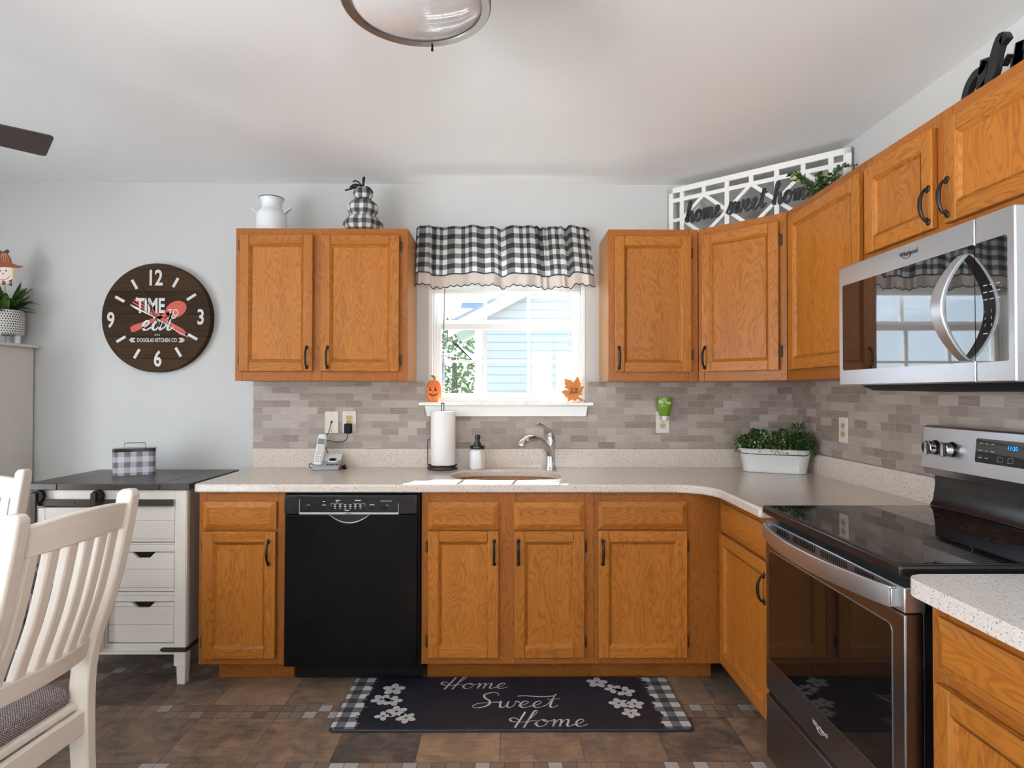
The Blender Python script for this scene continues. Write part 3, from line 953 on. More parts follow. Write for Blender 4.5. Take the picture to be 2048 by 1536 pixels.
# right-hand run, facing left (local x runs towards the viewer)
FX = RX - 0.611
RZ = -PI / 2
t = cabinet('base_cabinet', 'golden oak base cabinet along the right wall, between the corner and the range', 'cabinet', (FX, -0.612, 0), RZ, GB)
carcass(t, 0.570, BZ0, BZ1, 0.34, [(0, 0.045), (0.535, 0.570)], [(BZ0, BZ0 + .045), (.690, .726), (.830, BZ1)], BZ0)
oak_drawer(t, 0.044, 0.548, 0.713, 0.836)
oak_door(t, 0.044, 0.548, 0.148, 0.706, 'l', (0.525, 0.613))
t = cabinet('base_cabinet', 'golden oak base cabinet nearest the camera, right of the range', 'cabinet', (FX, -1.985, 0), RZ, GB)
carcass(t, 0.95, BZ0, BZ1, 0.60, [(0, 0.045), (0.455, 0.495), (0.905, 0.95)], [(BZ0, BZ0 + .045), (.675, .726), (.825, BZ1)], BZ0)
oak_drawer(t, 0.030, 0.470, 0.715, 0.832)
oak_door(t, 0.030, 0.470, 0.148, 0.690, 'l', (0.445, 0.60))
oak_drawer(t, 0.482, 0.92, 0.715, 0.832)
oak_door(t, 0.482, 0.92, 0.148, 0.690, 'r', (0.505, 0.60))

# wall cabinets
YU = -0.305
ST = [(UB, UB + .05), (UT - .038, UT)]
x0 = -1.346
t = cabinet('wall_cabinet', 'double-door golden oak wall cabinet left of the window', 'cabinet', (x0, YU, 0), 0, GU)
q = at(x0)
carcass(t, 0.850, UB, UT, 0.3045, [(0, 0.036), (0.380, 0.428), (0.800, 0.850)], ST)
oak_door(t, q(-1.321), q(-.960), 1.420, 2.096, 'l', (q(-.986), 1.489), hz=0.055)
oak_door(t, q(-.922), q(-.535), 1.420, 2.094, 'r', (q(-.885), 1.489), hz=0.055)
x0 = 0.500
t = cabinet('wall_cabinet', 'single-door golden oak wall cabinet right of the window', 'cabinet', (x0, YU, 0), 0, GU)
q = at(x0)
carcass(t, 0.446, UB, UT, 0.3045, [(0, 0.04), (0.40, 0.446)], ST)
oak_door(t, q(.530), q(.909), 1.420, 2.094, 'r', (q(.549), 1.489), hz=0.085)
# diagonal corner cabinet: pentagon body
DA = (RX - 0.611, -0.305)
t = cabinet('corner_wall_cabinet', 'golden oak wall cabinet set diagonally across the corner', 'cabinet', (DA[0], DA[1], 0), -PI / 4, GU)
dw = 0.305 * math.sqrt(2) + 0.0008
m = MB()
c45 = math.sqrt(0.5)
loc = lambda X, Y: ((X - DA[0]) * c45 - (Y - DA[1]) * c45, (X - DA[0]) * c45 + (Y - DA[1]) * c45)
pent = [loc(*p) for p in ((DA[0] + .0145, DA[1] + .0139), (RX - 0.319, -0.597), (RX - 0.0005, -0.597), (RX - 0.0005, -0.0005), (DA[0] + .0145, -0.0005))]
m.poly(pent, UB, UT, lambda a, b_, d_: (a, b_, d_))
m.build('cabinet_body', 'oak_side', t)
m = MB()
m.box(0.001, 0.032, 0, 0.0195, UB, UT, g='z').box(dw - 0.032, dw - 0.001, 0, 0.0195, UB, UT, g='z')
for r0, r1 in ST:
    m.box(0.032, dw - 0.032, 0.0006, 0.0195, r0, r1, g='x')
m.build('face_frame', 'oak_frame', t, 0.0012, 1)
oak_door(t, 0.026, 0.400, 1.420, 2.094, 'r', (0.046, 1.489), hz=0.085)
FU = RX - 0.305
t = cabinet('wall_cabinet', 'tall golden oak wall cabinet without a handle beside the microwave', 'cabinet', (FU, -0.612, 0), RZ, GU)
carcass(t, 0.612, UB, UT, 0.3045, [(0, 0.05), (0.578, 0.612)], ST)
oak_door(t, 0.042, 0.594, 1.420, 2.094)
t = cabinet('wall_cabinet', 'short double-door golden oak cabinet above the microwave', 'cabinet', (FU, -1.2255, 0), RZ, GU)
carcass(t, 0.765, 1.757, UT, 0.3045, [(0, 0.032), (0.340, 0.416), (0.733, 0.765)], [(1.757, 1.80), (UT - .038, UT)])
oak_door(t, 0.015, 0.355, 1.797, 2.092, 'l', (0.343, 1.868), hz=0.05)
oak_door(t, 0.402, 0.742, 1.797, 2.092, 'r', (0.421, 1.868), hz=0.05)

# ------------------------------------------------------------------ worktop with sink cut-out, curb and rounded inner corner
CXF, CYF = FX - 0.062, YB - 0.031


def counter_outline():
    r = 0.17
    o = [(-1.3815, -0.0005), (-1.3815, CYF + 0.03), (-1.373, CYF + 0.008), (-1.352, CYF)]
    o += [(CXF - r + r * math.sin(a), CYF - r + r * math.cos(a)) for a in [i * PI / 2 / 12 for i in range(13)]]
    o += [(CXF, -1.1925), (RX - 0.0005, -1.1925), (RX - 0.0005, -0.0005)]
    return o


def slab(name, outline, hole, z0, z1, mat, parent):
    bm = bmesh.new()
    ed = []
    for loop in ([outline, hole] if hole else [outline]):
        vs = [bm.verts.new((x, y, z1)) for x, y in loop]
        ed += [bm.edges.new((vs[i], vs[(i + 1) % len(vs)])) for i in range(len(vs))]
    bmesh.ops.triangle_fill(bm, use_beauty=True, use_dissolve=False, edges=ed)
    top = list(bm.faces)
    r = bmesh.ops.extrude_face_region(bm, geom=top)
    vs = [g for g in r['geom'] if isinstance(g, bmesh.types.BMVert)]
    bmesh.ops.translate(bm, vec=(0, 0, z0 - z1), verts=vs)
    bmesh.ops.recalc_face_normals(bm, faces=bm.faces)
    me = bpy.data.meshes.new(name)
    bm.to_mesh(me)
    bm.free()
    me.materials.append(M[mat])
    me.polygons.foreach_set('use_smooth', [True] * len(me.polygons))
    me.set_sharp_from_angle(angle=R(30))
    ob = bpy.data.objects.new(name, me)
    COL.objects.link(ob)
    ob.parent = parent
    bv = ob.modifiers.new('edge', 'BEVEL')
    bv.width, bv.segments, bv.limit_method, bv.angle_limit = 0.014, 5, 'ANGLE', R(50)
    return ob


SKX, SKY, SKA, SKB = -0.006, -0.318, 0.268, 0.196
sup = lambda a, k=2.5: (math.copysign(abs(math.cos(a)) ** (2 / k), math.cos(a)), math.copysign(abs(math.sin(a)) ** (2 / k), math.sin(a)))
hole = [(SKX + SKA * sup(2 * PI * i / 56)[0], SKY + SKB * sup(2 * PI * i / 56)[1]) for i in range(56)]
ct = thing('countertop', 'long L-shaped beige speckled stone worktop with a sink cut-out', 'countertop', (0, 0, 0), 0)
slab('worktop', counter_outline(), hole, 0.8765, CT, 'quartz', ct)
MB().box(-1.377, RX - 0.001, -0.020, -0.0008, CT - .002, CT + 0.101).build('back_curb', 'quartz', ct, 0.003)
m = MB()
cp = [(-0.0205, 0.0), (-0.0205, 0.101), (-1.130, 0.101), (-1.158, 0.092), (-1.163, 0.070), (-1.163, 0.03), (-1.172, 0.01), (-1.187, 0.0)]
m.poly([(a_, CT - .002 + z_) for a_, z_ in cp], RX - 0.021, RX - 0.001, lambda a_, z_, d_: (d_, a_, z_))
m.build('side_curb', 'quartz', ct, 0.002)
nc = thing('countertop', 'short speckled stone worktop at the right edge, nearest the camera', 'countertop', (0, 0, 0), 0)
rr = 0.05
ol = [(RX - 0.001, -1.982), (0.878 + rr, -1.982)] + [(0.878 + rr - rr * math.sin(i * PI / 12), -1.982 - rr + rr * math.cos(i * PI / 12)) for i in range(1, 7)] + [(0.878, -2.95), (RX - 0.001, -2.95)]
slab('worktop', ol, None, 0.8765, CT, 'quartz_lit', nc)
MB().box(RX - 0.021, RX - 0.001, -2.95, -1.99, CT - .002, CT + 0.101).build('side_curb', 'quartz_lit', nc, 0.003)

# sink bowl and faucet
rings = []
for k_, z_ in ((1.03, 0.876), (1.03, 0.868), (0.985, 0.86), (0.96, 0.79), (0.93, 0.715), (0.86, 0.692), (0.5, 0.684), (0.10, 0.682)):
    rings.append([(SKX + SKA * k_ * sup(2 * PI * i / 56)[0], SKY + SKB * k_ * sup(2 * PI * i / 56)[1], z_) for i in range(56)])
sk = thing('sink', 'stainless steel undermount sink bowl below the window', 'sink', (0, 0, 0), 0)
MB().loft(rings, False).build('bowl', 'steel_x', sk)
MB().lathe([(0.0, 0.683), (0.03, 0.683), (0.042, 0.6865), (0.046, 0.684)], 24, (SKX, SKY, 0.0)).build('drain', 'chrome', sk)

fa = thing('faucet', 'chrome single-lever pull-out faucet behind the sink', 'faucet', (0.228, -0.082, CT), 0)
m = MB()
m.lathe([(0.034, 0.0), (0.034, 0.004), (0.030, 0.008), (0.0265, 0.03), (0.0255, 0.08), (0.026, 0.12), (0.0265, 0.155), (0.023, 0.175), (0.014, 0.186), (0.0, 0.189)], 28)
m.build('faucet_body', 'chrome', fa)
sp = smooth_pts([(-0.002, -0.006, 0.075), (-0.018, -0.02, 0.110), (-0.050, -0.052, 0.150), (-0.088, -0.088, 0.168), (-0.118, -0.115, 0.166), (-0.146, -0.136, 0.150), (-0.160, -0.147, 0.128)], 6)
n_ = len(sp)
MB().tube(sp, [0.0215 - 0.004 * math.sin(PI * min(1, i / n_ * 1.4)) for i in range(n_ - 9)] + [0.0185, 0.020, 0.021, 0.0218, 0.022, 0.0222, 0.0222, 0.0215, 0.019], 20).build('spout', 'chrome', fa)
lv = smooth_pts([(0.004, 0.0, 0.180), (-0.002, -0.004, 0.196), (-0.020, -0.016, 0.212), (-0.042, -0.032, 0.228), (-0.062, -0.046, 0.236), (-0.076, -0.056, 0.238)], 5)
MB().tube(lv, [0.015, 0.014, 0.012, 0.011, 0.0105, 0.010] + [0.0088] * (len(lv) - 8) + [0.008, 0.005], 14, flat=0.72).build('lever', 'chrome', fa)

# ------------------------------------------------------------------ dishwasher
t = thing('dishwasher', 'black built-in dishwasher with a control strip along the top', 'dishwasher', (-0.980, -0.636, 0), 0)
W_ = 0.597
boxobj('tub', 'black_matte', (0.004, W_ - 0.004, 0.028, 0.60, 0.118, 0.870), t)
boxobj('door', 'dw_black', (0.004, W_ - 0.012, -0.006, 0.028, 0.118, 0.781), t, 0.004)
boxobj('toe_panel', 'black_matte', (0.004, W_ - 0.008, 0.150, 0.165, 0.0, 0.120), t)
cp_ = boxobj('control_panel', 'black', (0.004, W_ - 0.012, -0.012, 0.028, 0.783, 0.868), t, 0.005, seg=3)
boxobj('trim_strip', 'steel', (0.070, 0.504, -0.0145, -0.011, 0.7835, 0.7925), cp_, 0.0008)
fr = lambda a_, b_, d_: (a_, -0.0122 - d_, b_)
m = MB()
put_text(m, 'BOSCH', 0.287, 0.7855, 0.0072, lambda a_, b_, d_: (a_, -0.0147 - d_, b_), 0, 0.02)
m.build('lettering', 'black_matte', cp_)
m = MB()
put_text(m, 'On/Off', 0.108, 0.822, 0.0065, fr)
put_text(m, 'Start', 0.455, 0.822, 0.0065, fr)
for k in range(6):
    xx = 0.226 + k * 0.0222
    for zz, ww in ((0.824, 0.011), (0.817, 0.009), (0.809, 0.006)):
        m.box(xx - ww / 2, xx + ww / 2, -0.0124, -0.0119, zz, zz + 0.0028)
for xa, xb, zz in ((0.228, 0.248, 0.843), (0.230, 0.240, 0.837), (0.312, 0.338, 0.843), (0.170, 0.186, 0.823), (0.172, 0.182, 0.838), (0.378, 0.398, 0.824), (0.268, 0.288, 0.800)):
    m.box(xa, xb, -0.0124, -0.0119, zz, zz + 0.003)
for xa, xb in ((0.208, 0.260), (0.305, 0.357)):
    m.box(xa, xb, -0.0124, -0.0119, 0.8315, 0.8325)
for xa in (0.208, 0.356):
    m.box(xa, xa + 0.001, -0.0124, -0.0119, 0.818, 0.8325)
m.box(0.070, 0.0712, -0.0124, -0.0119, 0.794, 0.850).box(0.503, 0.504, -0.0124, -0.0119, 0.794, 0.832)
m.build('panel_lettering', 'white_ink', cp_)
m = MB()
for xa, xb in ((0.424, 0.446), (0.449, 0.459), (0.462, 0.474)):
    m.box(xa, xb, -0.0124, -0.0119, 0.8400, 0.8436)
m.build('panel_lettering', 'mid_ink', cp_)
for xx, r_ in ((0.108, 0.006), (0.172, 0.005), (0.205, 0.005), (0.352, 0.005), (0.390, 0.007), (0.438, 0.0125)):
    MB().lathe([(0.0, 0.004), (r_ * 0.8, 0.004), (r_, 0.002), (r_, 0.0)], 20, (xx, -0.012, 0.810), 'y').build('button', 'black_matte', cp_)
arc = [(0.287 + 0.088 * u_, 0.781 - 0.036 * (1 - u_ * u_)) for u_ in [i / 12 - 1 for i in range(25)]]
MB().poly(arc, -0.0068, -0.0055, None).build('handle_recess', 'black', t)
m = MB()
m.tube([(a_, -0.0065, b_) for a_, b_ in arc], [0.0012 + 0.0028 * math.sin(PI * i / 24) for i in range(25)], 8)
m.build('handle_lip', 'nickel', t)

# ------------------------------------------------------------------ range (local x runs towards the viewer, y into the wall)
RW = 0.757
t = thing('range', 'stainless electric range with a black glass cooktop and oven door', 'range', (0.905, -1.1975, 0), RZ)
boxobj('body', 'black', (0.004, RW - 0.004, 0.045, 0.640, 0.03, 0.893), t, 0.003)
boxobj('kick', 'black_matte', (0.02, RW - 0.02, 0.07, 0.10, 0.0, 0.05), t)
ck = MB().box(-0.0015, RW + 0.0015, -0.012, 0.590, 0.896, 0.9245).build('cooktop', 'black', t, 0.007, 4)
boxobj('cooktop_glass', 'black_glass', (0.016, RW - 0.016, 0.006, 0.575, 0.9242, 0.9252), ck)
for bx, by, br in ((0.20, 0.16, 0.088), (0.55, 0.17, 0.115), (0.20, 0.43, 0.075), (0.555, 0.44, 0.075), (0.38, 0.47, 0.05)):
    m = MB()
    for r_ in (br, br * 0.62):
        m.lathe([(r_ - 0.0009, 0.92535), (r_ + 0.0009, 0.92535)], 48, (bx, by, 0))
    m.build('burner_ring', 'ring_grey', ck)
# oven door
dr = MB().box(0.0, RW, 0.0, 0.042, 0.291, 0.812).build('oven_door', 'dark_steel', t, 0.004, 3)


def rrect(x0, x1, z0, z1, r, n=6):
    o = []
    for cx_, cz_, a0 in ((x1 - r, z1 - r, 0), (x0 + r, z1 - r, 90), (x0 + r, z0 + r, 180), (x1 - r, z0 + r, 270)):
        o += [(cx_ + r * math.cos(R(a0 + 90 * i / n)), cz_ + r * math.sin(R(a0 + 90 * i / n))) for i in range(n + 1)]
    return o


MB().poly(rrect(0.026, 0.712, 0.399, 0.776, 0.020), -0.0012, 0.004).build('glass_trim', 'steel', dr)
MB().poly(rrect(0.0285, 0.7095, 0.4015, 0.7735, 0.018), -0.0022, 0.004).build('oven_window', 'oven_glass', dr)
m = MB()
put_text(m, 'Whirlpool', 0.372, 0.341, 0.021, lambda a_, b_, d_: (a_, -0.0006 - d_, b_), 0, 0.01)
m.tube([(0.372 + 0.020 * math.cos(a), -0.0006, 0.345 + 0.012 * math.sin(a)) for a in [R(200 + 14 * i) for i in range(11)]], 0.0007, 6)
m.build('lettering', 'white_ink', dr)
st = MB().box(0.0, RW, 0.0, 0.050, 0.815, 0.873).build('vent_trim', 'steel', t, 0.003, 2)
for x0, x1, nn in ((0.095, 0.175, 7), (0.215, 0.345, 13), (0.385, 0.515, 13), (0.560, 0.635, 8)):
    m = MB()
    for k in range(nn):
        xx = x0 + (x1 - x0) * k / (nn - 1)
        m.box(xx - 0.0026, xx + 0.0026, -0.0006, 0.002, 0.846, 0.866)
    m.build('vent_grille', 'black_matte', st)
NB = 28
rg = []
for i in range(NB + 1):
    u_ = i / NB
    yy = -0.008 - 0.052 * math.sin(PI * u_) ** 0.8
    xx = 0.008 + (RW - 0.040) * u_
    zz = 0.843
    hh = 0.0245
    rg.append([(xx, yy - 0.005, zz - hh), (xx, yy - 0.006, zz - hh * .5), (xx, yy - 0.006, zz + hh * .5), (xx, yy - 0.004, zz + hh), (xx, yy + 0.007, zz + hh), (xx, yy + 0.008, zz - hh)])
hd = MB().loft(rg).box(0.006, 0.030, -0.010, 0.004, 0.822, 0.864).box(RW - 0.052, RW - 0.026, -0.014, 0.004, 0.822, 0.864)
hd.build('door_handle', 'steel', dr, 0.002, 2)
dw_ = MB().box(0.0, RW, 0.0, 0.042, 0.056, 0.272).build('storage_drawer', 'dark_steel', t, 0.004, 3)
boxobj('drawer_gap_shade', 'black', (0.004, RW - 0.004, 0.008, 0.040, 0.272, 0.288), dw_)  # black strip paints the shadow in the gap above the drawer
# backguard and console
prof = [(0.575, 0.926), (0.588, 0.945), (0.596, 1.000), (0.596, 1.034), (0.640, 1.034), (0.640, 0.926)]
MB().poly(prof, 0.0, RW, lambda a_, b_, d_: (d_, a_, b_)).build('backguard', 'black', t, 0.004, 3)
prof = [(0.566, 1.036), (0.550, 1.062), (0.562, 1.202), (0.570, 1.207), (0.636, 1.207), (0.636, 1.036)]
co = MB().poly(prof, -0.002, RW + 0.002, lambda a_, b_, d_: (d_, a_, b_)).build('control_console', 'steel', t, 0.003, 2)
tilt = (0.562 - 0.550) / (1.202 - 1.062)
cf = lambda a_, b_, d_: (a_, 0.550 + (b_ - 1.062) * tilt - d_, b_)
MB().poly(rrect(0.245, 0.512, 1.104, 1.178, 0.006, 3), -0.004, 0.0012, cf).build('display_panel', 'black_glass', co)
m = MB()
put_text(m, '11:20', 0.385, 1.152, 0.017, cf, 0.0016, 0.01)
m.build('clock_digits', 'blue_digit', co)
m = MB()
for xa, xb, zz in ((0.262, 0.274, 1.162), (0.284, 0.294, 1.162), (0.306, 0.318, 1.162), (0.258, 0.274, 1.140), (0.282, 0.294, 1.140), (0.306, 0.320, 1.140), (0.258, 0.274, 1.118), (0.284, 0.296, 1.118), (0.44, 0.455, 1.162), (0.468, 0.482, 1.162), (0.44, 0.455, 1.140), (0.468, 0.484, 1.140)):
    m.add([cf(xa, zz, .0016), cf(xb, zz, .0016), cf(xb, zz + .003, .0016), cf(xa, zz + .003, .0016)], [(0, 1, 2, 3)])
for xa in (0.334, 0.372):
    m.ribbon([(xa, 1.114), (xa + .018, 1.114), (xa + .018, 1.128), (xa, 1.128), (xa, 1.113)], 0.0012, 0.0014, 0.0016, cf)
m.build('panel_lettering', 'mid_ink', co)
for kx in (0.062, 0.142, 0.62, 0.70):
    c_ = cf(kx, 1.132, 0)
    kn = MB().lathe([(0.0, 0.030), (0.020, 0.030), (0.0225, 0.027), (0.0235, 0.004), (0.026, 0.0), (0.026, -0.003)], 28, c_, 'y').build('knob', 'black', co)
    m = MB()
    m.lathe([(0.0215, 0.0315), (0.0235, 0.030), (0.0240, 0.012), (0.0225, 0.012)], 28, c_, 'y')
    m.box(c_[0] - 0.006, c_[0] + 0.006, c_[1] - 0.034, c_[1] - 0.028, c_[2] - 0.020, c_[2] + 0.020)
    m.build('knob_grip', 'chrome', kn)

# ------------------------------------------------------------------ microwave
MZ0, MZ1 = 1.344, 1.756
t = thing('microwave', 'stainless over-the-range microwave hung below the short cabinet', 'microwave', (1.170, -1.2265 + 0.034, 0), RZ)
boxobj('body', 'black', (0.002, 0.755, 0.034, 0.386, MZ0, MZ1 - .001), t, 0.002)
MB().poly([(0.06, MZ0), (0.10, 1.327), (0.36, 1.322), (0.386, MZ0)], 0.03, 0.73, lambda a_, b_, d_: (d_, a_, b_)).build('bottom_grille', 'black_matte', t, 0.003)
md = boxobj('door', 'steel', (0.0, 0.6335, 0.0, 0.033, MZ0, MZ1), t, 0.004, seg=3)
MB().poly(rrect(0.026, 0.6345, 1.396, 1.691, 0.008, 4), -0.0012, 0.004).build('door_window', 'mw_glass', md)
m = MB()
put_text(m, 'Whirlpool', 0.380, 1.721, 0.0195, lambda a_, b_, d_: (a_, -0.0006 - d_, b_), 0, 0.012)
m.tube([(0.372 + 0.018 * math.cos(a), -0.0006, 0.0 + 1.724 + 0.011 * math.sin(a)) for a in [R(200 + 14 * i) for i in range(11)]], 0.0007, 6)
m.build('lettering', 'black_matte', md)
mp = boxobj('control_panel', 'steel', (0.6365, 0.757, 0.0, 0.033, MZ0, MZ1), t, 0.004, seg=3)
MB().poly(rrect(0.637, 0.736, 1.394, 1.691, 0.008, 4), -0.0012, 0.004).build('touch_panel', 'mw_glass', mp)
m = MB()
tf = lambda a_, b_, d_: (a_, -0.0015 - d_, b_)
for r_, row in enumerate(('123', '456', '789')):
    for c_, ch in enumerate(row):
        put_text(m, ch, 0.668 + c_ * 0.020, 1.514 - r_ * 0.017, 0.010, tf)
for zz in (1.580, 1.563, 1.545):
    for c_ in range(3):
        m.box(0.663 + c_ * .020, 0.675 + c_ * .020, -0.0017, -0.0012, zz, zz + 0.0028)
m.box(0.662, 0.676, -0.0017, -0.0012, 1.462, 1.465)
m.ribbon([(0.663, 1.420), (0.676, 1.420), (0.676, 1.430), (0.663, 1.430), (0.663, 1.4195)], 0.001, 0, 0.0002, tf)
m.build('panel_lettering', 'mid_ink', mp)
rg = []
for i in range(25):
    u_ = i / 24
    zz = 1.400 + (1.672 - 1.400) * u_
    s_ = math.sin(PI * u_)
    yy = -0.004 - 0.068 * s_ ** 0.85
    xx = 0.604 - 0.004 * s_
    hw = 0.015 + 0.006 * s_
    rg.append([(xx - hw, yy - 0.005, zz), (xx + hw, yy - 0.005, zz), (xx + hw, yy + 0.007, zz), (xx - hw, yy + 0.007, zz)])
MB().loft(rg).build('door_handle', 'steel', md, 0.003, 3)

# ------------------------------------------------------------------ things on the back wall and worktop
def wall_plate(label, cat, x, z, kind, loc, rz):
    t = thing('outlet_plate' if kind != 'phone' else 'phone_jack_plate', label, cat, loc, rz)
    MB().box(-0.037, 0.037, -0.006, 0.0, -0.059, 0.059).build('plate', 'almond_w', t, 0.003, 3)
    if kind == 'duplex':
        for zz in (-0.0195, 0.0195):
            m = MB().poly(rrect(-0.0165, 0.0165, zz - 0.014, zz + 0.014, 0.011, 5), -0.0075, -0.004)
            f_ = m.build('receptacle', 'brass_slot', t)
            m = MB().box(-0.0075, -0.0055, -0.0080, -0.007, zz - 0.002, zz + 0.007).box(0.0055, 0.0075, -0.0080, -0.007, zz - 0.002, zz + 0.007)
            m.lathe([(0, 0.0005), (0.0022, 0.0005), (0.0022, 0)], 12, (0, -0.0075, zz - 0.007), 'y')
            m.build('slot_marking', 'black_matte', f_)
        MB().lathe([(0, 0.001), (0.003, 0.0005), (0.003, 0)], 12, (0, -0.006, 0), 'y').build('screw', 'nickel', t)
    elif kind == 'gfci':
        f_ = MB().box(-0.0165, 0.0165, -0.0085, -0.004, -0.033, 0.033).build('receptacle', 'brass_slot', t, 0.001)
        m = MB()
        for zz in (-0.02, 0.02):
            m.box(-0.0075, -0.0055, -0.0090, -0.008, zz - 0.002, zz + 0.007).box(0.0055, 0.0075, -0.0090, -0.008, zz - 0.002, zz + 0.007)
            m.lathe([(0, 0.0005), (0.0022, 0.0005), (0.0022, 0)], 12, (0, -0.0085, zz - 0.007), 'y')
        m.build('slot_marking', 'black_matte', f_)
        MB().box(-0.008, 0.008, -0.0095, -0.008, -0.004, 0.003).build('test_button', 'red_ink', f_)
    else:
        MB().lathe([(0, 0.004), (0.005, 0.004), (0.006, 0)], 14, (0, -0.006, 0.002), 'y').build('jack', 'black_matte', t)
    if kind != 'duplex':
        for zz in (-0.048, 0.048):
            MB().lathe([(0, 0.001), (0.003, 0.0005), (0.003, 0)], 12, (0, -0.006, zz), 'y').build('screw', 'nickel', t)
    return t


M['almond_w'] = plain('almond_white_plate', (0.70, 0.66, 0.58), 0.35, var=0.01)
wall_plate('ivory phone jack plate with a thin black cord, left of the outlet with the charger', 'wall plate', 0, 0, 'phone', (-0.951, -0.0092, 1.156), 0)
wall_plate('almond outlet plate with a black power adapter plugged in', 'outlet', 0, 0, 'gfci', (-0.856, -0.0092, 1.158), 0)
wall_plate('almond outlet plate under the green wax warmer', 'outlet', 0, 0, 'duplex', (0.843, -0.0092, 1.158), 0)
wall_plate('almond outlet plate on the right-hand tiled wall, behind the planter', 'outlet', 0, 0, 'duplex', (RX - 0.0092, -0.530, 1.148), RZ)

# power adapter with its cord; phone cord
t = thing('power_adapter', 'black power adapter with a cord hanging from the outlet', 'adapter', (-0.856, -0.0185, 1.128), 0)
MB().box(-0.019, 0.019, -0.036, 0.0, -0.032, 0.022).build('adapter_block', 'black_matte', t, 0.007, 3)
cpts = smooth_pts([(0.0, -0.02, -0.030), (-0.001, -0.022, -0.045), (-0.010, -0.024, -0.066), (-0.035, -0.026, -0.076), (-0.075, -0.028, -0.076), (-0.110, -0.030, -0.068), (-0.120, -0.032, -0.090), (-0.100, -0.032, -0.14), (-0.072, -0.034, -0.175), (-0.058, -0.036, -0.192)], 6)
MB().tube(cpts, 0.0021, 8).build('cord', 'black_matte', t)
cpts = smooth_pts([(-0.951, -0.020, 1.156), (-0.954, -0.026, 1.135), (-0.962, -0.028, 1.105), (-0.974, -0.032, 1.080), (-0.985, -0.034, 1.045), (-0.985, -0.036, 0.98), (-0.965, -0.036, 0.945), (-0.948, -0.038, 0.935)], 6)
tag(MB().tube(cpts, 0.0018, 8).build('telephone_line', 'black_matte'), 'thin black phone cord running from the jack plate down to the phone base', 'cord')

# cordless phone: base and handset
PH = Vector((-0.948, -0.105, CT))
t = thing('phone_dock', 'silver and white cordless phone base with an answering machine', 'phone base', PH, R(6))
m = MB()
m.hexa([(-0.070, -0.055, 0), (0.070, -0.055, 0), (0.070, 0.055, 0), (-0.070, 0.055, 0), (-0.068, -0.053, 0.018), (0.068, -0.053, 0.018), (0.074, 0.050, 0.078), (-0.066, 0.050, 0.078)])
m.build('base_shell', 'grey_plastic', t, 0.006, 3)
sl = lambda a_, b_, d_: (a_, b_, 0.018 + (b_ + 0.053) * (0.060 / 0.103) + d_)
MB().poly([(-0.066, -0.005), (0.071, -0.005), (0.074, 0.048), (-0.064, 0.048)], -0.001, 0.0015, sl).build('top_cover', 'white_plastic', t, 0.001, 1)
MB().poly([(0.030 + 0.026 * math.cos(2 * PI * i / 28), -0.006 + 0.017 * math.sin(2 * PI * i / 28)) for i in range(28)], 0, 0.0035, sl).build('dial_ring', 'white_plastic', t, 0.0008, 1)
MB().poly([(0.030 + 0.020 * math.cos(2 * PI * i / 28), -0.004 + 0.011 * math.sin(2 * PI * i / 28)) for i in range(28)], 0.002, 0.0042, sl).build('display', 'black_matte', t)
for k in range(4):
    MB().poly([(0.006 + k * 0.015, -0.040), (0.016 + k * 0.015, -0.040), (0.016 + k * 0.015, -0.035), (0.006 + k * 0.015, -0.035)], 0, 0.002, sl).build('button', 'black_matte', t)
m = MB()
m.tube(smooth_pts([(0.070, 0.03, 0.006), (0.092, 0.01, 0.006), (0.100, -0.015, 0.004), (0.090, -0.030, 0.006), (0.080, -0.010, 0.014), (0.092, 0.012, 0.018), (0.086, 0.030, 0.008)], 5), 0.0035, 8)
m.tube(smooth_pts([(-0.066, 0.03, 0.012), (-0.088, 0.015, 0.028), (-0.090, -0.005, 0.020), (-0.078, -0.018, 0.008)], 5), 0.0022, 8)
m.build('cable_bundle', 'black_matte', t)
t = thing('phone_handset', 'white cordless phone handset standing in the phone base', 'phone', PH + Vector((-0.040, -0.032, 0.026)), R(8))
HT = Matrix.Rotation(R(-21), 4, 'X') @ Matrix.Rotation(R(6), 4, 'Y')
m = MB()
m.M = HT
hs = []
for zz, hw, dp in ((0.0, 0.019, 0.016), (0.006, 0.0225, 0.022), (0.05, 0.0235, 0.024), (0.105, 0.0225, 0.025), (0.150, 0.0225, 0.024), (0.160, 0.021, 0.021), (0.164, 0.017, 0.015)):
    hs.append([(-hw, -0.004, zz), (-hw * .7, -0.010, zz), (hw * .7, -0.010, zz), (hw, -0.004, zz), (hw, dp - 0.014, zz), (hw * .6, dp - 0.008, zz), (-hw * .6, dp - 0.008, zz), (-hw, dp - 0.014, zz)])
m.loft(hs)
m.build('handset_shell', 'white_plastic', t, 0.002, 2)
m = MB()
m.M = HT
m.box(-0.0165, 0.0165, -0.0108, -0.009, 0.108, 0.139)
m.build('screen', 'screen', t, 0.0008, 1)
m = MB()
m.M = HT
m.lathe([(0.008, 0.0), (0.008, 0.0013), (0.011, 0.0013), (0.011, 0.0)], 20, (0, -0.0098, 0.088), 'y')
for r_ in range(5):
    for c_ in range(3):
        m.box(-0.0145 + c_ * 0.0115, -0.0085 + c_ * 0.0115 + 0.001, -0.0112, -0.009, 0.014 + r_ * 0.0125, 0.020 + r_ * 0.0125)
m.build('keypad', 'grey_plastic', t, 0.0005, 1)

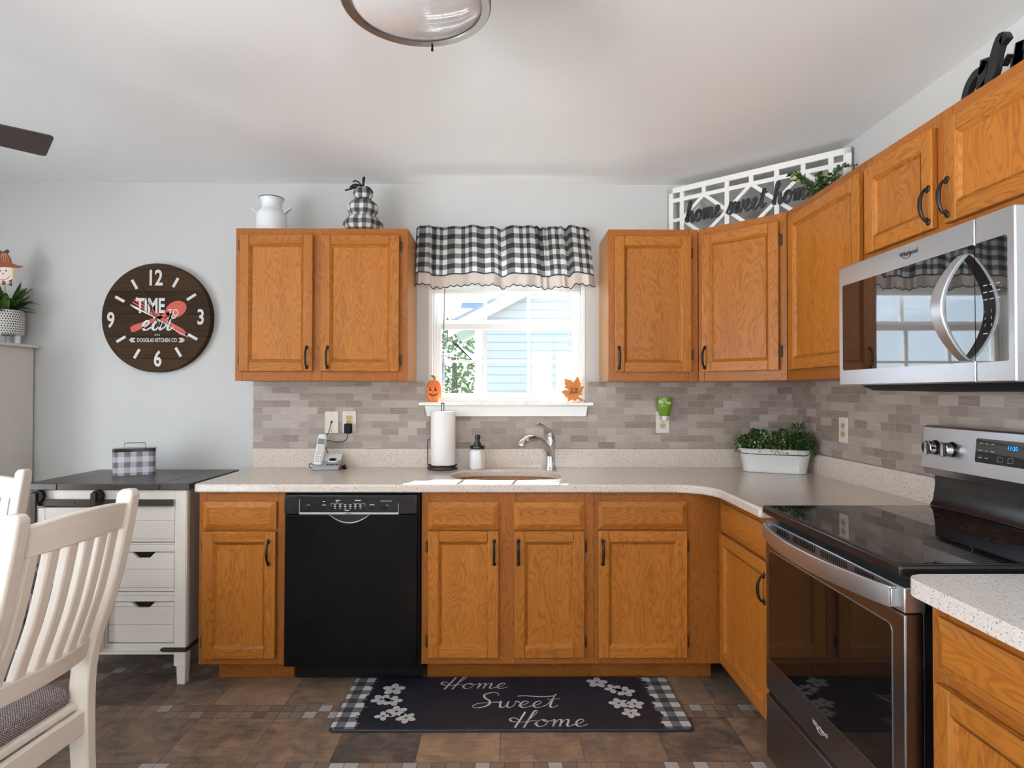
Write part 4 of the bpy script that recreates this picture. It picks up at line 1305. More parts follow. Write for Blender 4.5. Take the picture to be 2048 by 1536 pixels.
# paper towel holder and roll
PT = Vector((-0.342, -0.100, CT))
t = thing('paper_towel_holder', 'black wire paper towel holder standing on the worktop', 'paper towel holder', PT, 0)
m = MB()
circ = lambda r_, z_, n=40: [(r_ * math.cos(2 * PI * i / n), r_ * math.sin(2 * PI * i / n), z_) for i in range(n)]
m.tube(circ(0.078, 0.0035), 0.0032, 8, True).tube(circ(0.076, 0.021), 0.0026, 8, True)
for k in range(4):
    a = PI / 4 + k * PI / 2 + 0.35
    m.tube([(0.077 * math.cos(a), 0.077 * math.sin(a), 0.004), (0.076 * math.cos(a), 0.076 * math.sin(a), 0.021)], 0.0024, 8)
m.tube([(-0.077, 0, 0.021), (0.077, 0, 0.021)], 0.0025, 8).tube([(0, -0.077, 0.021), (0, 0.077, 0.021)], 0.0025, 8)
m.build('wire_base', 'bronze', t)
m = MB()
m.tube(smooth_pts([(-0.006, 0, 0.021), (-0.006, 0, 0.32), (-0.0065, 0, 0.338), (0.0, 0, 0.350), (0.0065, 0, 0.338), (0.006, 0, 0.32), (0.006, 0, 0.021)], 5), 0.0022, 8)
m.build('centre_loop', 'bronze', t)
MB().tube(smooth_pts([(-0.077, -0.004, 0.006), (-0.078, -0.004, 0.14), (-0.076, -0.004, 0.152), (-0.068, -0.004, 0.158)], 5), 0.0026, 8).build('tension_arm', 'bronze', t)
t = thing('paper_towel_roll', 'full white paper towel roll on the black wire holder', 'paper towel', PT + Vector((0, 0, 0.0243)), 0)
MB().lathe([(0.018, 0.0), (0.060, 0.0), (0.0618, 0.003), (0.0618, 0.277), (0.060, 0.28), (0.019, 0.28), (0.018, 0.277), (0.018, 0.0)], 48).build('roll', 'paper', t)
m = MB()
lf = []
for i in range(15):
    a = R(-75 + i * 9)
    r_ = 0.0628 + 0.010 * (i / 14) ** 2
    lf.append((r_ * math.cos(a), r_ * math.sin(a)))
m.loft([[(x_, y_, 0.0), (x_ * 1.008, y_ * 1.008, 0.0), (x_ * 1.008, y_ * 1.008, 0.272), (x_, y_, 0.272)] for x_, y_ in lf])
m.build('loose_sheet', 'paper', t)

# soap dispenser
t = thing('soap_dispenser', 'white mason-jar soap dispenser with a black pump beside the sink', 'soap dispenser', (-0.157, -0.108, CT), 0)
MB().lathe([(0.0, 0.0), (0.034, 0.0), (0.040, 0.005), (0.042, 0.014), (0.042, 0.080), (0.040, 0.094), (0.034, 0.102), (0.034, 0.109), (0.0, 0.109)], 32).build('jar', 'enamel', t)
MB().lathe([(0.0, 0.108), (0.037, 0.108), (0.038, 0.110), (0.038, 0.122), (0.036, 0.125), (0.018, 0.126), (0.018, 0.140), (0.011, 0.142), (0.011, 0.160), (0.0145, 0.161), (0.0145, 0.178), (0.012, 0.181), (0.0, 0.181)], 28).build('pump_lid', 'black', t)
MB().tube([(0, 0, 0.171), (0.002, -0.025, 0.172), (0.004, -0.040, 0.166)], 0.0065, 10).build('pump_spout', 'black', t)
m = MB()
m.tube(circ(0.0355, 0.1045, 28), 0.0015, 6, True)
for dx, ll in ((0.0, 0.075), (0.006, 0.09), (-0.012, 0.03)):
    m.tube(smooth_pts([(0.022, -0.031, 0.104), (0.024 + dx, -0.0385, 0.085), (0.026 + dx * 1.4, -0.038, 0.104 - ll * 0.7), (0.024 + dx * 1.8, -0.039, 0.104 - ll)], 4), 0.0017, 6)
m.build('twine', 'raffia', t)

# wax warmer
t = thing('wax_warmer', 'green ceramic wax warmer with cream leaves plugged into the outlet', 'wax warmer', (0.843, -0.058, 1.158), 0)
m = MB().lathe([(0.0, 0.036), (0.026, 0.036), (0.027, 0.042), (0.036, 0.070), (0.0405, 0.100), (0.041, 0.122), (0.039, 0.134), (0.036, 0.134), (0.034, 0.120), (0.0, 0.116)], 32)
cup = m.build('cup', 'green_glaze', t)
m = MB()
for az, zz, sx_, sz_ in ((-72, 0.105, 0.013, 0.008), (-112, 0.082, 0.012, 0.012), (-140, 0.112, 0.010, 0.010), (-45, 0.075, 0.010, 0.011)):
    a = R(az)
    rr_ = 0.034 + (zz - 0.06) * 0.14
    P_ = []
    for i in range(18):
        q_ = 2 * PI * i / 18
        w_ = 1 + 0.12 * math.cos(6 * q_)
        aa = a + sx_ * w_ * math.cos(q_) / rr_
        z2 = zz + sz_ * w_ * math.sin(q_)
        r2 = 0.0265 + max(0, (z2 - 0.042)) ** 0.75 * 0.107 + 0.0016
        P_.append((r2 * math.cos(aa), r2 * math.sin(aa), z2))
    c_ = [sum(p[i] for p in P_) / 18 * (1.01 if i < 2 else 1) for i in range(3)]
    m.add(P_ + [tuple(c_)], [(i, (i + 1) % 18, 18) for i in range(18)])
m.build('leaf_relief', 'cream_glaze', cup)
m = MB()
m.lathe([(0.0, 0.006), (0.008, 0.008), (0.015, 0.018), (0.017, 0.028), (0.0165, 0.036), (0, 0.036)], 20)
m.box(-0.009, 0.009, 0.0, 0.0415, 0.008, 0.030)
m.build('plug', 'white_plastic', t)

# planter with artificial greenery
t = thing('planter', 'oval white metal planter of green plants in the worktop corner', 'planter', (1.358, -0.225, CT + 0.0005), R(-26))
t.scale = (0.93, 0.93, 0.97)


def stadium(hl, r_, z_, n=14):
    o = []
    for sgn, a0 in ((1, -90), (-1, 90)):
        o += [(sgn * hl + r_ * math.cos(R(a0 + 180 * i / n)), r_ * math.sin(R(a0 + 180 * i / n)), z_) for i in range(n + 1)]
    return o


m = MB()
m.loft([stadium(0.105, 0.052, 0.0), stadium(0.107, 0.055, 0.003), stadium(0.107, 0.056, 0.018), stadium(0.108, 0.0545, 0.022), stadium(0.115, 0.064, 0.098), stadium(0.116, 0.0665, 0.102), stadium(0.118, 0.068, 0.118), stadium(0.119, 0.074, 0.123), stadium(0.119, 0.0725, 0.1245), stadium(0.117, 0.066, 0.117), stadium(0.115, 0.062, 0.10)], True)
m.build('tub', 'planter', t)
MB().tube(smooth_pts([(p[0], p[1], 0.0975 + (0.012 if abs(p[0]) > 0.165 else 0)) for p in stadium(0.116, 0.0665, 0.1)[::3]], 4, True), 0.0022, 6, True).build('wire_handle', 'bronze', t)


def leaf_cluster(mats, fn, n, ln, wd, seed, curl=0.35):
    """n small folded leaves; fn(rng) gives (position, direction)"""
    rng = random.Random(seed)
    m = MB()
    for _ in range(n):
        p, d = fn(rng)
        p, d = Vector(p), Vector(d).normalized()
        s_ = d.orthogonal().normalized()
        s_ = (Matrix.Rotation(rng.uniform(0, 2 * PI), 3, d) @ s_)
        up = s_.cross(d)
        L_, W2 = ln * rng.uniform(0.7, 1.25), wd * rng.uniform(0.7, 1.2)
        bnd = up * (-curl * L_)
        mi = rng.choices(range(len(mats)), weights=[5, 4, 2][:len(mats)])[0]
        a0, a1, a2 = p, p + d * L_ * 0.5 + up * L_ * 0.06, p + d * L_ + bnd
        m.add([a0, a1 + s_ * W2 + up * W2 * 0.3, a2, a1 - s_ * W2 + up * W2 * 0.3, a1], [(0, 1, 4), (1, 2, 4), (2, 3, 4), (3, 0, 4)], None, 'z', mi)
    return m


def tuft(cx_, cy_, rx_, ry_, z0_, h_):
    def f(rng):
        a, k_ = rng.uniform(0, 2 * PI), math.sqrt(rng.random())
        z_ = rng.random() ** 0.7
        sp_ = math.sqrt(max(0.05, 1 - (z_ * 0.85) ** 2))
        p = (cx_ + rx_ * k_ * math.cos(a) * sp_, cy_ + ry_ * k_ * math.sin(a) * sp_, z0_ + h_ * z_)
        return p, (math.cos(a) * k_ * 1.0 + rng.uniform(-.5, .5), math.sin(a) * k_ + rng.uniform(-.5, .5), 0.55 + rng.uniform(-.3, .6))
    return f


lm = ['leaf_b', 'leaf_a', 'leaf_c']
def multi(tufts):
    w_ = [q[2] * q[3] * q[5] for q in tufts]
    fs = [tuft(*q) for q in tufts]
    return lambda rng: rng.choices(fs, weights=w_)[0](rng)


leaf_cluster(lm, multi([(-0.135, -.01, 0.060, 0.060, 0.095, 0.085), (-0.085, .02, 0.060, 0.060, 0.100, 0.112), (-0.060, -.035, 0.050, 0.045, 0.100, 0.080), (-.16, .02, .045, .05, .11, .06)]), 760, 0.021, 0.0068, 1).build('boxwood_sprigs', lm, t, smooth=80)
lmp = ['leaf_a', 'leaf_b', 'leaf_c']
leaf_cluster(lmp, multi([(-0.020, -.03, 0.055, 0.050, 0.098, 0.078), (0.020, .02, 0.060, 0.055, 0.105, 0.100), (0.045, -.045, 0.045, 0.040, 0.095, 0.070), (.05, .03, .04, .05, .11, .110)]), 760, 0.017, 0.0055, 2).build('flowering_sprigs', lmp, t, smooth=80)
lm2 = ['leaf_b', 'leaf_a']
leaf_cluster(lm2, multi([(0.085, -.01, 0.060, 0.065, 0.090, 0.095), (0.130, .01, 0.065, 0.065, 0.085, 0.110), (0.165, -.01, 0.045, 0.050, 0.080, 0.090), (.12, .03, .03, .04, .12, .125)]), 1100, 0.036, 0.0026, 3, 0.1).build('fine_leaf_sprigs', lm2, t, smooth=80)

# ------------------------------------------------------------------ wall clock
KX, KZ, KR = -1.886, 1.716, 0.293
t = thing('wall_clock', 'large round dark plank wall clock lettered TIME TO eat', 'clock', (KX, -0.001, KZ), 0)
m = MB().lathe([(0.0, 0.0), (KR, 0.0), (KR, 0.036), (KR - 0.004, 0.040), (0.0, 0.040)], 96, (0, 0, 0), 'y')
for fi, fc in enumerate(m.f):                                   # boards run left to right
    m.uv[fi] = [(m.v[i].z + 5.02, m.v[i].x + 3.0) for i in fc]
m.build('clock_face', 'clock_wood', t)
kf = lambda a_, b_, d_: (a_ * KR, -0.0403 - d_, b_ * KR)
m = MB()
for s_, x_, z_, h_ in (('12', -.03, .60, .40), ('3', .815, -.115, .39), ('9', -.825, -.175, .39), ('6', .035, -.885, .40)):
    put_text(m, s_, x_, z_, h_, kf, 0.0006, 0.022, 0.74)
m.build('numeral', 'white_ink', t)
m = MB()
for x_, z_, a_ in ((-.40, .61, 120), (.35, .645, 61), (.64, .38, 33), (-.665, .34, 151), (-.635, -.395, 31), (.67, -.35, 151), (-.345, -.66, 60), (.41, -.63, 121)):
    c_, s_ = math.cos(R(a_)), math.sin(R(a_))
    m.ribbon([(x_ - c_ * .095, z_ - s_ * .095), (x_ + c_ * .095, z_ + s_ * .095)], 0.05, 0.0, 0.0006, kf)
m.build('hour_markings', 'white_ink', t)
m = MB()
el = [(.36 + .20 * math.cos(q_) * math.cos(.45) - .145 * math.sin(q_) * math.sin(.45), .155 + .20 * math.cos(q_) * math.sin(.45) + .145 * math.sin(q_) * math.cos(.45)) for q_ in [2 * PI * i / 30 for i in range(30)]]
m.poly(el, 0.0, 0.0003, kf)
hp = [(.24, .08), (.05, .0), (-.2, -.11), (-.40, -.2), (-.46, -.225)]
m.ribbon(hp, [.07, .05, .085, .125, .08], 0.0, 0.0003, kf)
m.ribbon([(-.10, .13), (.08, .0), (.3, -.14), (.46, -.255), (.53, -.30)], [.13, .07, .07, .12, .07], 0.0, 0.0003, kf)
for k in range(4):
    o_ = (k - 1.5) * .055
    m.ribbon([(-.42 + o_ * .6, .31 + o_ * .8), (-.12 + o_ * .5, .13 + o_ * .6)], .026, 0.0, 0.0003, kf)
m.build('fork_and_spoon_print', 'red_ink', t)
m = MB()
put_text(m, 'TIME', -.105, .095, .375, kf, 0.0009, 0.03, 0.66, shear=0.0)
put_text(m, 'TO', .315, .03, .185, kf, 0.0009, 0.015, 0.72)
put_text(m, 'DOUGLAS KITCHEN CO', .02, -.445, .098, kf, 0.0009, 0.018, 0.68)
script(m, 'eat', -.27, -.225, .165, kf, 0.0006, 0.0009, w=.3, thin=.55, sx=1.05, slant=.2)
for k in range(3):
    x_ = -.01 + k * .035
    m.poly([(x_ + .011 * math.cos(2 * PI * i / 10), -.315 + .011 * math.sin(2 * PI * i / 10)) for i in range(10)], 0.0, .0009, kf)
for sg, x0_ in ((-1, -.43), (1, .47)):
    for k in range(3):
        xx = x0_ + k * .028 - .028
        m.ribbon([(xx - sg * .022, -.37), (xx + sg * .022, -.41), (xx - sg * .022, -.45)], .018, 0.0, 0.0009, kf)
m.build('lettering', 'white_ink', t)
MB().ribbon([(.06, -.1), (0, .0), (-.12, .26), (-.30, .63)], [.02, .018, .016, .008], 0.010, 0.0115, kf).build('minute_hand', 'bronze', t)
MB().ribbon([(.60, -.36), (.35, -.22), (0, 0), (-.2, .1), (-.34, .17), (-.46, .23)], [.006, .012, .012, .024, .045, .008], 0.006, 0.0075, kf).build('hour_hand', 'nickel', t)
MB().lathe([(0, 0.016), (0.006, 0.015), (0.007, 0.0)], 16, (0, -0.040, 0), 'y').build('centre_pin', 'nickel', t)

# ------------------------------------------------------------------ valance, rod and raised blind at the window
VP = 0.0465
VXL, VXR = -0.514, 0.442


def val_pt(u_, v_):
    """u along the fabric, v from the header (0) to the lower edge (1)"""
    us = u_
    zt = 2.204 + 0.005 * math.sin(us * 23) + 0.004 * math.sin(us * 57 + 1)
    zt -= 0.012 * math.exp(-((us - .125) / .012) ** 2) + 0.016 * math.exp(-((us - .50) / .02) ** 2) * 0.5 + 0.014 * math.exp(-((us - .86) / .012) ** 2)
    drop = 0.326 + 0.006 * math.sin(us * 9 + 1) - 0.016 * math.exp(-((us - .06) / .05) ** 2) - 0.012 * math.exp(-((us - .93) / .05) ** 2)
    z = zt - v_ * drop
    x = VXL + (VXR - VXL) * us
    x += (us - 0.25) * 0.042 * v_
    flare = 0.25 + 0.75 * v_
    y = -0.082 - 0.010 * flare * math.sin(us * 2 * PI * 5.2) - 0.006 * flare * math.sin(us * 2 * PI * 11.3 + 1.0) - 0.012 * v_
    for c_, a_ in ((.125, 1.0), (.70, 1.0), (.735, .8), (.83, .9)):
        y -= 0.022 * a_ * (0.35 + 0.65 * (1 - v_)) * math.exp(-((us - c_) / 0.016) ** 2) * math.cos((us - c_) * 150)
    y += 0.005 * math.exp(-((v_ - 0.125) / 0.035) ** 2) * (0.4 + 0.4 * math.sin(us * 90))
    if us < 0.05:                                     # return to the wall on the left
        k_ = (0.05 - us) / 0.05
        y += k_ * 0.066
        x += k_ * 0.018
    if us > 0.96:
        k_ = (us - 0.96) / 0.04
        y += k_ * 0.066
    return (x, y, z)


vt = thing('valance', 'black and white checked ruffled valance over the kitchen window', 'valance', (0, 0, 0), 0)
VH = 0.79
gw = 1.02
MB().grid(lambda a_, b_: val_pt(a_, b_ * VH), 260, 26, lambda a_, b_: (a_ * gw + 0.012 * math.sin(a_ * 40), b_ * VH * 0.335 + 0.012)).build('check_fabric', 'gingham', vt, smooth=80)
sc_ = lambda a_: 0.028 * abs(math.sin(a_ * PI * 27))
MB().grid(lambda a_, b_: val_pt(a_, VH + (1.0 - VH - 0.028 + sc_(a_)) * b_), 324, 5).build('hem', 'hem', vt, smooth=80)
m = MB()
m.tube([tuple(Vector(val_pt(i / 324, 1.0 - 0.028 + sc_(i / 324))) + Vector((0, -0.002, 0))) for i in range(325)], 0.0022, 6)
m.build('scallop_edging', 'black_yarn', vt)
m = MB()
for ph in (0, 1):
    m.tube([tuple(Vector(val_pt(i / 300, VH + 0.010 * math.sin(i * PI / 2 + ph * PI))) + Vector((0, -0.003, 0))) for i in range(301)], 0.0012, 5)
m.build('rickrack_trim', 'black_yarn', vt)
t = thing('curtain_rod', 'white curtain rod through the top pocket of the valance', 'curtain rod', (0, 0, 0), 0)
MB().tube(smooth_pts([(-0.456, -0.0005, 2.163), (-0.456, -0.04, 2.163), (-0.448, -0.056, 2.163), (-0.42, -0.058, 2.163), (0.37, -0.058, 2.163), (0.392, -0.056, 2.163), (0.400, -0.04, 2.163), (0.400, -0.0005, 2.163)], 4), 0.006, 8).build('rod', 'vinyl', t)
t = thing('window_blind', 'raised white mini blind with a wand and cord inside the window', 'blind', (0, 0, 0), 0)
boxobj('head_rail', 'vinyl', (WX0 + 0.024, WX1 - 0.024, 0.004, 0.036, WZ1 - 0.056, WZ1 - 0.024), t, 0.002)
m = MB()
for k in range(11):
    z_ = 1.880 + k * 0.0045
    m.box(WX0 + 0.028, WX1 - 0.028, 0.008, 0.034, z_, z_ + 0.0018)
m.build('slats', 'vinyl', t)
boxobj('bottom_rail', 'vinyl', (WX0 + 0.028, WX1 - 0.028, 0.008, 0.034, 1.857, 1.877), t, 0.003)
m = MB()
for x_ in (-0.30, 0.0, 0.29):
    m.tube([(x_, 0.02, 1.87), (x_, 0.02, WZ1 - 0.04)], 0.001, 5)
m.build('ladder_strings', 'vinyl', t)
MB().tube([(-0.342, 0.004, WZ1 - 0.045), (-0.343, -0.006, 1.9), (-0.352, -0.004, 1.432)], 0.0034, 8).build('wand', 'grey_plastic', t)
m = MB()
m.tube([(0.318, 0.002, WZ1 - 0.045), (0.320, -0.006, 1.85), (0.332, -0.006, 1.60)], 0.0013, 6).lathe([(0, 0), (0.004, 0.003), (0.0025, 0.03), (0, 0.032)], 10, (0.332, -0.006, 1.57))
m.build('lift_pull', 'vinyl', t)

# ------------------------------------------------------------------ sill figures
t = thing('pumpkin_figure', 'orange jack-o-lantern block with a raffia bow on the window sill', 'pumpkin', (-0.398, -0.030, 1.267), R(-4))
pr = [(0.0, 0.0), (0.026, 0.0), (0.032, 0.006), (0.0385, 0.03), (0.0415, 0.055), (0.0405, 0.08), (0.034, 0.10), (0.022, 0.115), (0.0, 0.118)]
bd = MB().lathe(pr, 48, (0, 0, 0), 'z', None, 1.0, 0.48, lambda a, z: 1 - 0.05 * abs(math.sin(a * 4))).build('body', 'orange', t)


def pf(a_, b_, d_):
    r_ = 0.0415 * 0.48
    return (a_, -r_ * math.sqrt(max(0.15, 1 - (a_ / 0.05) ** 2)) - 0.0005 - d_, b_)


m = MB()
m.poly([(-.022, .058), (-.006, .059), (-.019, .083)], -0.004, 0.0012, pf)
m.poly([(.007, .059), (.022, .058), (.010, .083)], -0.004, 0.0012, pf)
m.poly([(-.001, .052), (.003, .052), (.002, .057), (0, .057)], -0.004, 0.0012, pf)
m.ribbon(smooth_pts([(-.022, .045), (-.012, .036), (0.002, .034), (.014, .037), (.023, .045)], 4), [.002] + [.008, .008, .008, .004, .008] * 3 + [.002], -0.004, 0.0012, pf)
m.build('carved_face', 'bark', bd)
MB().tube(smooth_pts([(0.0, 0, 0.112), (0.002, 0, 0.128), (-0.004, 0, 0.138), (-0.014, 0, 0.140)], 4), [0.007] * 6 + [0.0065, 0.006, 0.005, 0.004, 0.003, 0.003, 0.002], 8).build('stem', 'bark', t)
m = MB()
for k in range(9):
    a = R(150 - k * 30) if k < 5 else R(200 + (k - 5) * 45)
    L_ = 0.030 + 0.012 * (k % 3)
    m.tube(smooth_pts([(0, -0.014, 0.119), (math.cos(a) * L_ * .6, -0.018, 0.119 + math.sin(a) * L_ * .5 + .004), (math.cos(a) * L_, -0.020, 0.117 + math.sin(a) * L_ * .7)], 4), 0.0012, 5)
m.build('raffia_bow', 'raffia', t)

px = [(490, 330), (590, 385), (710, 400), (830, 440), (880, 545), (950, 440), (1010, 380), (1060, 270), (1110, 300), (1140, 400), (1160, 430), (1190, 540), (1240, 560), (1200, 680), (1260, 700), (1370, 690), (1300, 830), (1230, 960), (1290, 1040), (1180, 1080), (1090, 1130), (1200, 1200), (1330, 1270), (1290, 1370), (1200, 1310), (1060, 1180), (1010, 1310), (920, 1325), (850, 1250), (740, 1310), (620, 1370), (650, 1230), (520, 1130), (430, 1010), (340, 920), (430, 880), (520, 840), (660, 880), (640, 820), (500, 740), (550, 660), (500, 580), (525, 470)]
K_ = 1.235e-4
t = thing('maple_leaf_sign', 'orange wooden maple leaf lettered hello fall on the window sill', 'leaf sign', (0.356, -0.030, 1.2675), R(6))
MB().poly([((x - 905) * K_, (1372 - y) * K_) for x, y in px], -0.010, 0.010).build('leaf_block', 'leaf_orange', t, 0.0015, 2)
m = MB()
lf_ = lambda a_, b_, d_: (a_, -0.0102 - d_, b_)
put_text(m, 'hello', 0.0, 0.067, 0.0215, lf_, 0.0004, 0.0, 0.95)
script(m, 'fall', -0.023, 0.046, 0.0108, lf_, 0.0, 0.0005, w=.32, thin=.5, sx=0.95, slant=.3)
m.ribbon(smooth_pts([(0.016, .0465), (0.026, .053), (0.036, .056), (0.040, .048)], 4), .0018, 0, .0005, lf_)
m.build('lettering', 'bark', t)

# ------------------------------------------------------------------ things on top of the wall cabinets
t = thing('milk_can', 'white enamel milk can on the left wall cabinet', 'milk can', (-1.222, -0.172, UT), 0)
MB().lathe([(0.0, 0.0), (0.072, 0.0), (0.075, 0.004), (0.075, 0.095), (0.070, 0.112), (0.056, 0.128), (0.050, 0.140), (0.050, 0.158), (0.056, 0.180), (0.0615, 0.188), (0.0595, 0.188), (0.048, 0.160), (0.0, 0.155)], 40).build('can', 'enamel', t)
MB().tube(circ(0.0608, 0.1885, 40), 0.0022, 6, True).build('rim', 'black', t)
for sg in (-1, 1):
    m = MB().loft([[(sg * 0.062, -0.013, 0.098), (sg * 0.062, 0.013, 0.098), (sg * 0.062, 0.013, 0.108), (sg * 0.062, -0.013, 0.108)],
                   [(sg * 0.080, -0.013, 0.118), (sg * 0.080, 0.013, 0.118), (sg * 0.082, 0.013, 0.126), (sg * 0.082, -0.013, 0.126)],
                   [(sg * 0.100, -0.011, 0.134), (sg * 0.100, 0.011, 0.134), (sg * 0.098, 0.011, 0.142), (sg * 0.098, -0.011, 0.142)]])
    m.build('handle', 'enamel', t, 0.003, 2)

t = thing('fabric_pumpkin_stack', 'stack of three stuffed checked fabric pumpkins with black ribbon on the left wall cabinet', 'fabric pumpkins', (-0.752, -0.165, UT), 0)


def puff(name, cz, r_, h_, ph):
    m = MB()
    k = 14
    prf = [(r_ * math.sin(PI * i / k) ** 0.62, cz - h_ * math.cos(PI * i / k)) for i in range(k + 1)]
    prf[0], prf[-1] = (0.0, cz - h_ * .92), (0.0, cz + h_ * .92)
    m.lathe(prf, 72, (0, 0, 0), 'z', None, 1, 1, lambda a, z: 0.84 + 0.16 * abs(math.sin((a + ph) * 3)) ** 0.45)
    for fi, fc in enumerate(m.f):
        m.uv[fi] = [((u_ / (2 * PI * r_)) * round(2 * PI * r_ / 0.047) * 0.047 + .005, (v_ - 0) * 1.0) for u_, v_ in m.uv[fi]]
    return m.build(name, 'plaid', t, smooth=80)


puff('lower_pumpkin', 0.052, 0.104, 0.052, R(90))
puff('middle_pumpkin', 0.138, 0.078, 0.048, R(90))
puff('top_pumpkin', 0.214, 0.050, 0.036, R(85))
m = MB()
for pts in ([(0, 0, .246), (-.02, -.01, .262), (-.045, -.02, .258), (-.062, -.025, .240)], [(0, 0, .246), (-.015, -.012, .270), (-.035, -.02, .279), (-.048, -.02, .272)],
            [(0, 0, .246), (.006, -.01, .272), (.010, -.012, .296), (.004, -.012, .298), (.002, -.012, .27), (0, 0, .246)], [(0, 0, .246), (.02, -.012, .250), (.04, -.02, .238), (.058, -.03, .214)],
            [(0, 0, .246), (-.03, -.015, .246), (-.06, -.03, .232), (-.085, -.03, .226)], [(0, 0, .244), (-.012, -.02, .254), (-.032, -.035, .246), (-.05, -.04, .236)]):
    m.tube(smooth_pts(pts, 5), 0.0042, 6, flat=0.4)
m.build('ribbon', 'black_yarn', t)

# lattice sign across the corner
A_, B_ = Vector((0.872, -0.034, 0)), Vector((1.537, -0.625, 0))
SL = (B_ - A_).length
ang = math.atan2((B_ - A_).y, (B_ - A_).x)
t = thing('lattice_sign', 'white wooden lattice panel lettered home sweet home across the corner', 'sign', (A_.x, A_.y, UT + 0.0005), ang)
SH = 0.292
m = MB()
D0, D1 = 0.0, 0.018
bar = lambda x0, z0, x1, z1, w_: m.ribbon([(x0, z0), (x1, z1)], w_, D0 + .001, D1 - .001, lambda a_, b_, d_: (a_, d_, b_))
m.box(0, SL, D0, D1, 0, .022).box(0, SL, D0, D1, SH - .030, SH).box(0, .026, D0, D1, 0, SH).box(SL - .034, SL, D0, D1, 0, SH)
zt = 0.222
m.box(0, SL, D0 + .0005, D1 - .0005, zt - .011, zt + .011)
vs_ = [.085 * SL, .36 * SL, .635 * SL, .905 * SL]
for x_ in vs_:
    m.box(x_ - .012, x_ + .012, D0 + .0007, D1 - .0007, 0, SH)
for xa, xb in zip(vs_[:-1], vs_[1:]):
    xm = (xa + xb) / 2
    m.box(xm - .011, xm + .011, D0 + .0008, D1 - .0008, zt, SH)
    zm = zt * .52
    for p in ((xm, zt, xa, zm), (xm, zt, xb, zm), (xm, .01, xa, zm), (xm, .01, xb, zm)):
        bar(*p, .019)
bar(0, zt * .52, vs_[0], zt * .52, .019)
bar(vs_[3], zt * .52, SL, zt * .52, .019)
m.build('lattice_panel', 'sign_white', t, 0.0015, 1)
m = MB()
gf = lambda a_, b_, d_: (a_, -d_, b_ + a_ * 0.010)
hs_ = lambda a_, b_, d_: gf(a_, 0.088 + (b_ if b_ < .058 else .058 + (b_ - .058) * .72), d_)
cx_ = 0.098
for w_ in ('home', 'sweet', 'home'):
    cx_ = script(m, w_, cx_, 0.0, 0.055, hs_, 0.0005, 0.010, w=.26, thin=.62, sx=.64, slant=.12) + .030
m.build('lettering', 'letter_black', t)

t = thing('greenery_sprig', 'small sprig of artificial greenery at the right end of the lattice sign', 'greenery', (1.350, -0.715, UT + 0.001), 0)
st_ = MB()
tips = []
rg_ = random.Random(11)
for k in range(15):
    a = rg_.uniform(0, 2 * PI)
    L_ = rg_.uniform(.08, .19)
    e = (math.cos(a) * L_ * .75, math.sin(a) * L_ * .9, .03 + L_ * rg_.uniform(.35, .85))
    pts = smooth_pts([(0, 0, 0.004), (e[0] * .4, e[1] * .4, e[2] * .75), e], 5)
    st_.tube(pts, 0.0012, 5)
    tips += [(p, e) for p in pts[2:]]
st_.build('twigs', 'leaf_b', t)
leaf_cluster(lm, lambda r_: ((lambda pe: (tuple(c + r_.uniform(-.008, .008) for c in pe[0]), (pe[1][0] + r_.uniform(-.1, .1), pe[1][1] + r_.uniform(-.1, .1), r_.uniform(-.02, .12))))(r_.choice(tips))), 340, 0.026, 0.0085, 5).build('leaves', lm, t, smooth=80)

t = thing('word_sign', 'black wooden script letters standing on the cabinet above the microwave', 'word sign', (0, 0, 0), 0)
kfr = lambda a_, b_, d_: (1.425 - d_, -1.478 - a_, UT + 0.006 + b_)
cx_ = 0.0
for ch, xh_ in zip('Kitchen', (.070, .074, .074, .074, .074, .074, .074)):
    m = MB()
    nx_ = script(m, ch, cx_, 0.008, xh_, kfr, 0.0, 0.020, w=.46, thin=.74, sx=.86, slant=.10)
    m.build('letter', 'letter_black', t, smooth=60)
    cx_ = nx_ - (.012 if ch == 'K' else 0)

# ------------------------------------------------------------------ kitchen mat
MX0, MX1, MY0, MY1, MT_ = -0.693, 0.728, -0.952, -0.507, 0.012
t = thing('kitchen_mat', 'charcoal mat lettered Home Sweet Home with checked ends before the sink', 'mat', (0, 0, 0), 0)
o_ = [(x_, y_) for x_, y_ in rrect(MX0, MX1, MY0, MY1, 0.018, 5)]
MB().poly(o_, 0.0005, MT_, lambda a_, b_, d_: (a_, b_, d_)).build('mat_body', 'rug', t, 0.004, 2)
tf2 = lambda a_, b_, d_: (a_, b_, MT_ + d_)
rg_ = random.Random(4)
for sg, xe, wd in ((1, MX0 + .004, 0.083), (-1, MX1 - .004, 0.093)):
    m = MB()
    ys = [MY0 + .004 + (MY1 - MY0 - .008) * i / 60 for i in range(61)]
    vs2, uv2 = [], []
    for i, y_ in enumerate(ys):
        k_ = 0.010 * math.sin(i * .35) + 0.012 * rg_.random() + (0.022 if rg_.random() < .16 else 0)
        ins_ = 0.014 * max(0, 1 - min(i, 60 - i) / 2.2)
        for x_ in (xe + sg * ins_, xe + sg * (wd + k_)):
            vs2.append((x_, y_, MT_ + .0004))
            uv2.append((x_ + (.0 if sg > 0 else .022), y_ + .0))
    m.add(vs2, [(2 * i, 2 * i + 1, 2 * i + 3, 2 * i + 2) for i in range(60)], uv2)
    m.build('check_print', 'rug_check', t)
m = MB()
sy = lambda f: f
script(m, 'H', -0.300, -0.620, 0.050, tf2, 0.0004, 0.0008, w=.16, thin=.35, sx=.85, slant=.25, k=7)
script(m, 'ome', -0.205, -0.620, 0.050, tf2, 0.0004, 0.0008, w=.16, thin=.35, sx=1.02, slant=.2, k=7)
script(m, 'S', -0.150, -0.785, 0.058, tf2, 0.0004, 0.0008, w=.16, thin=.35, sx=.9, slant=.2, k=7)
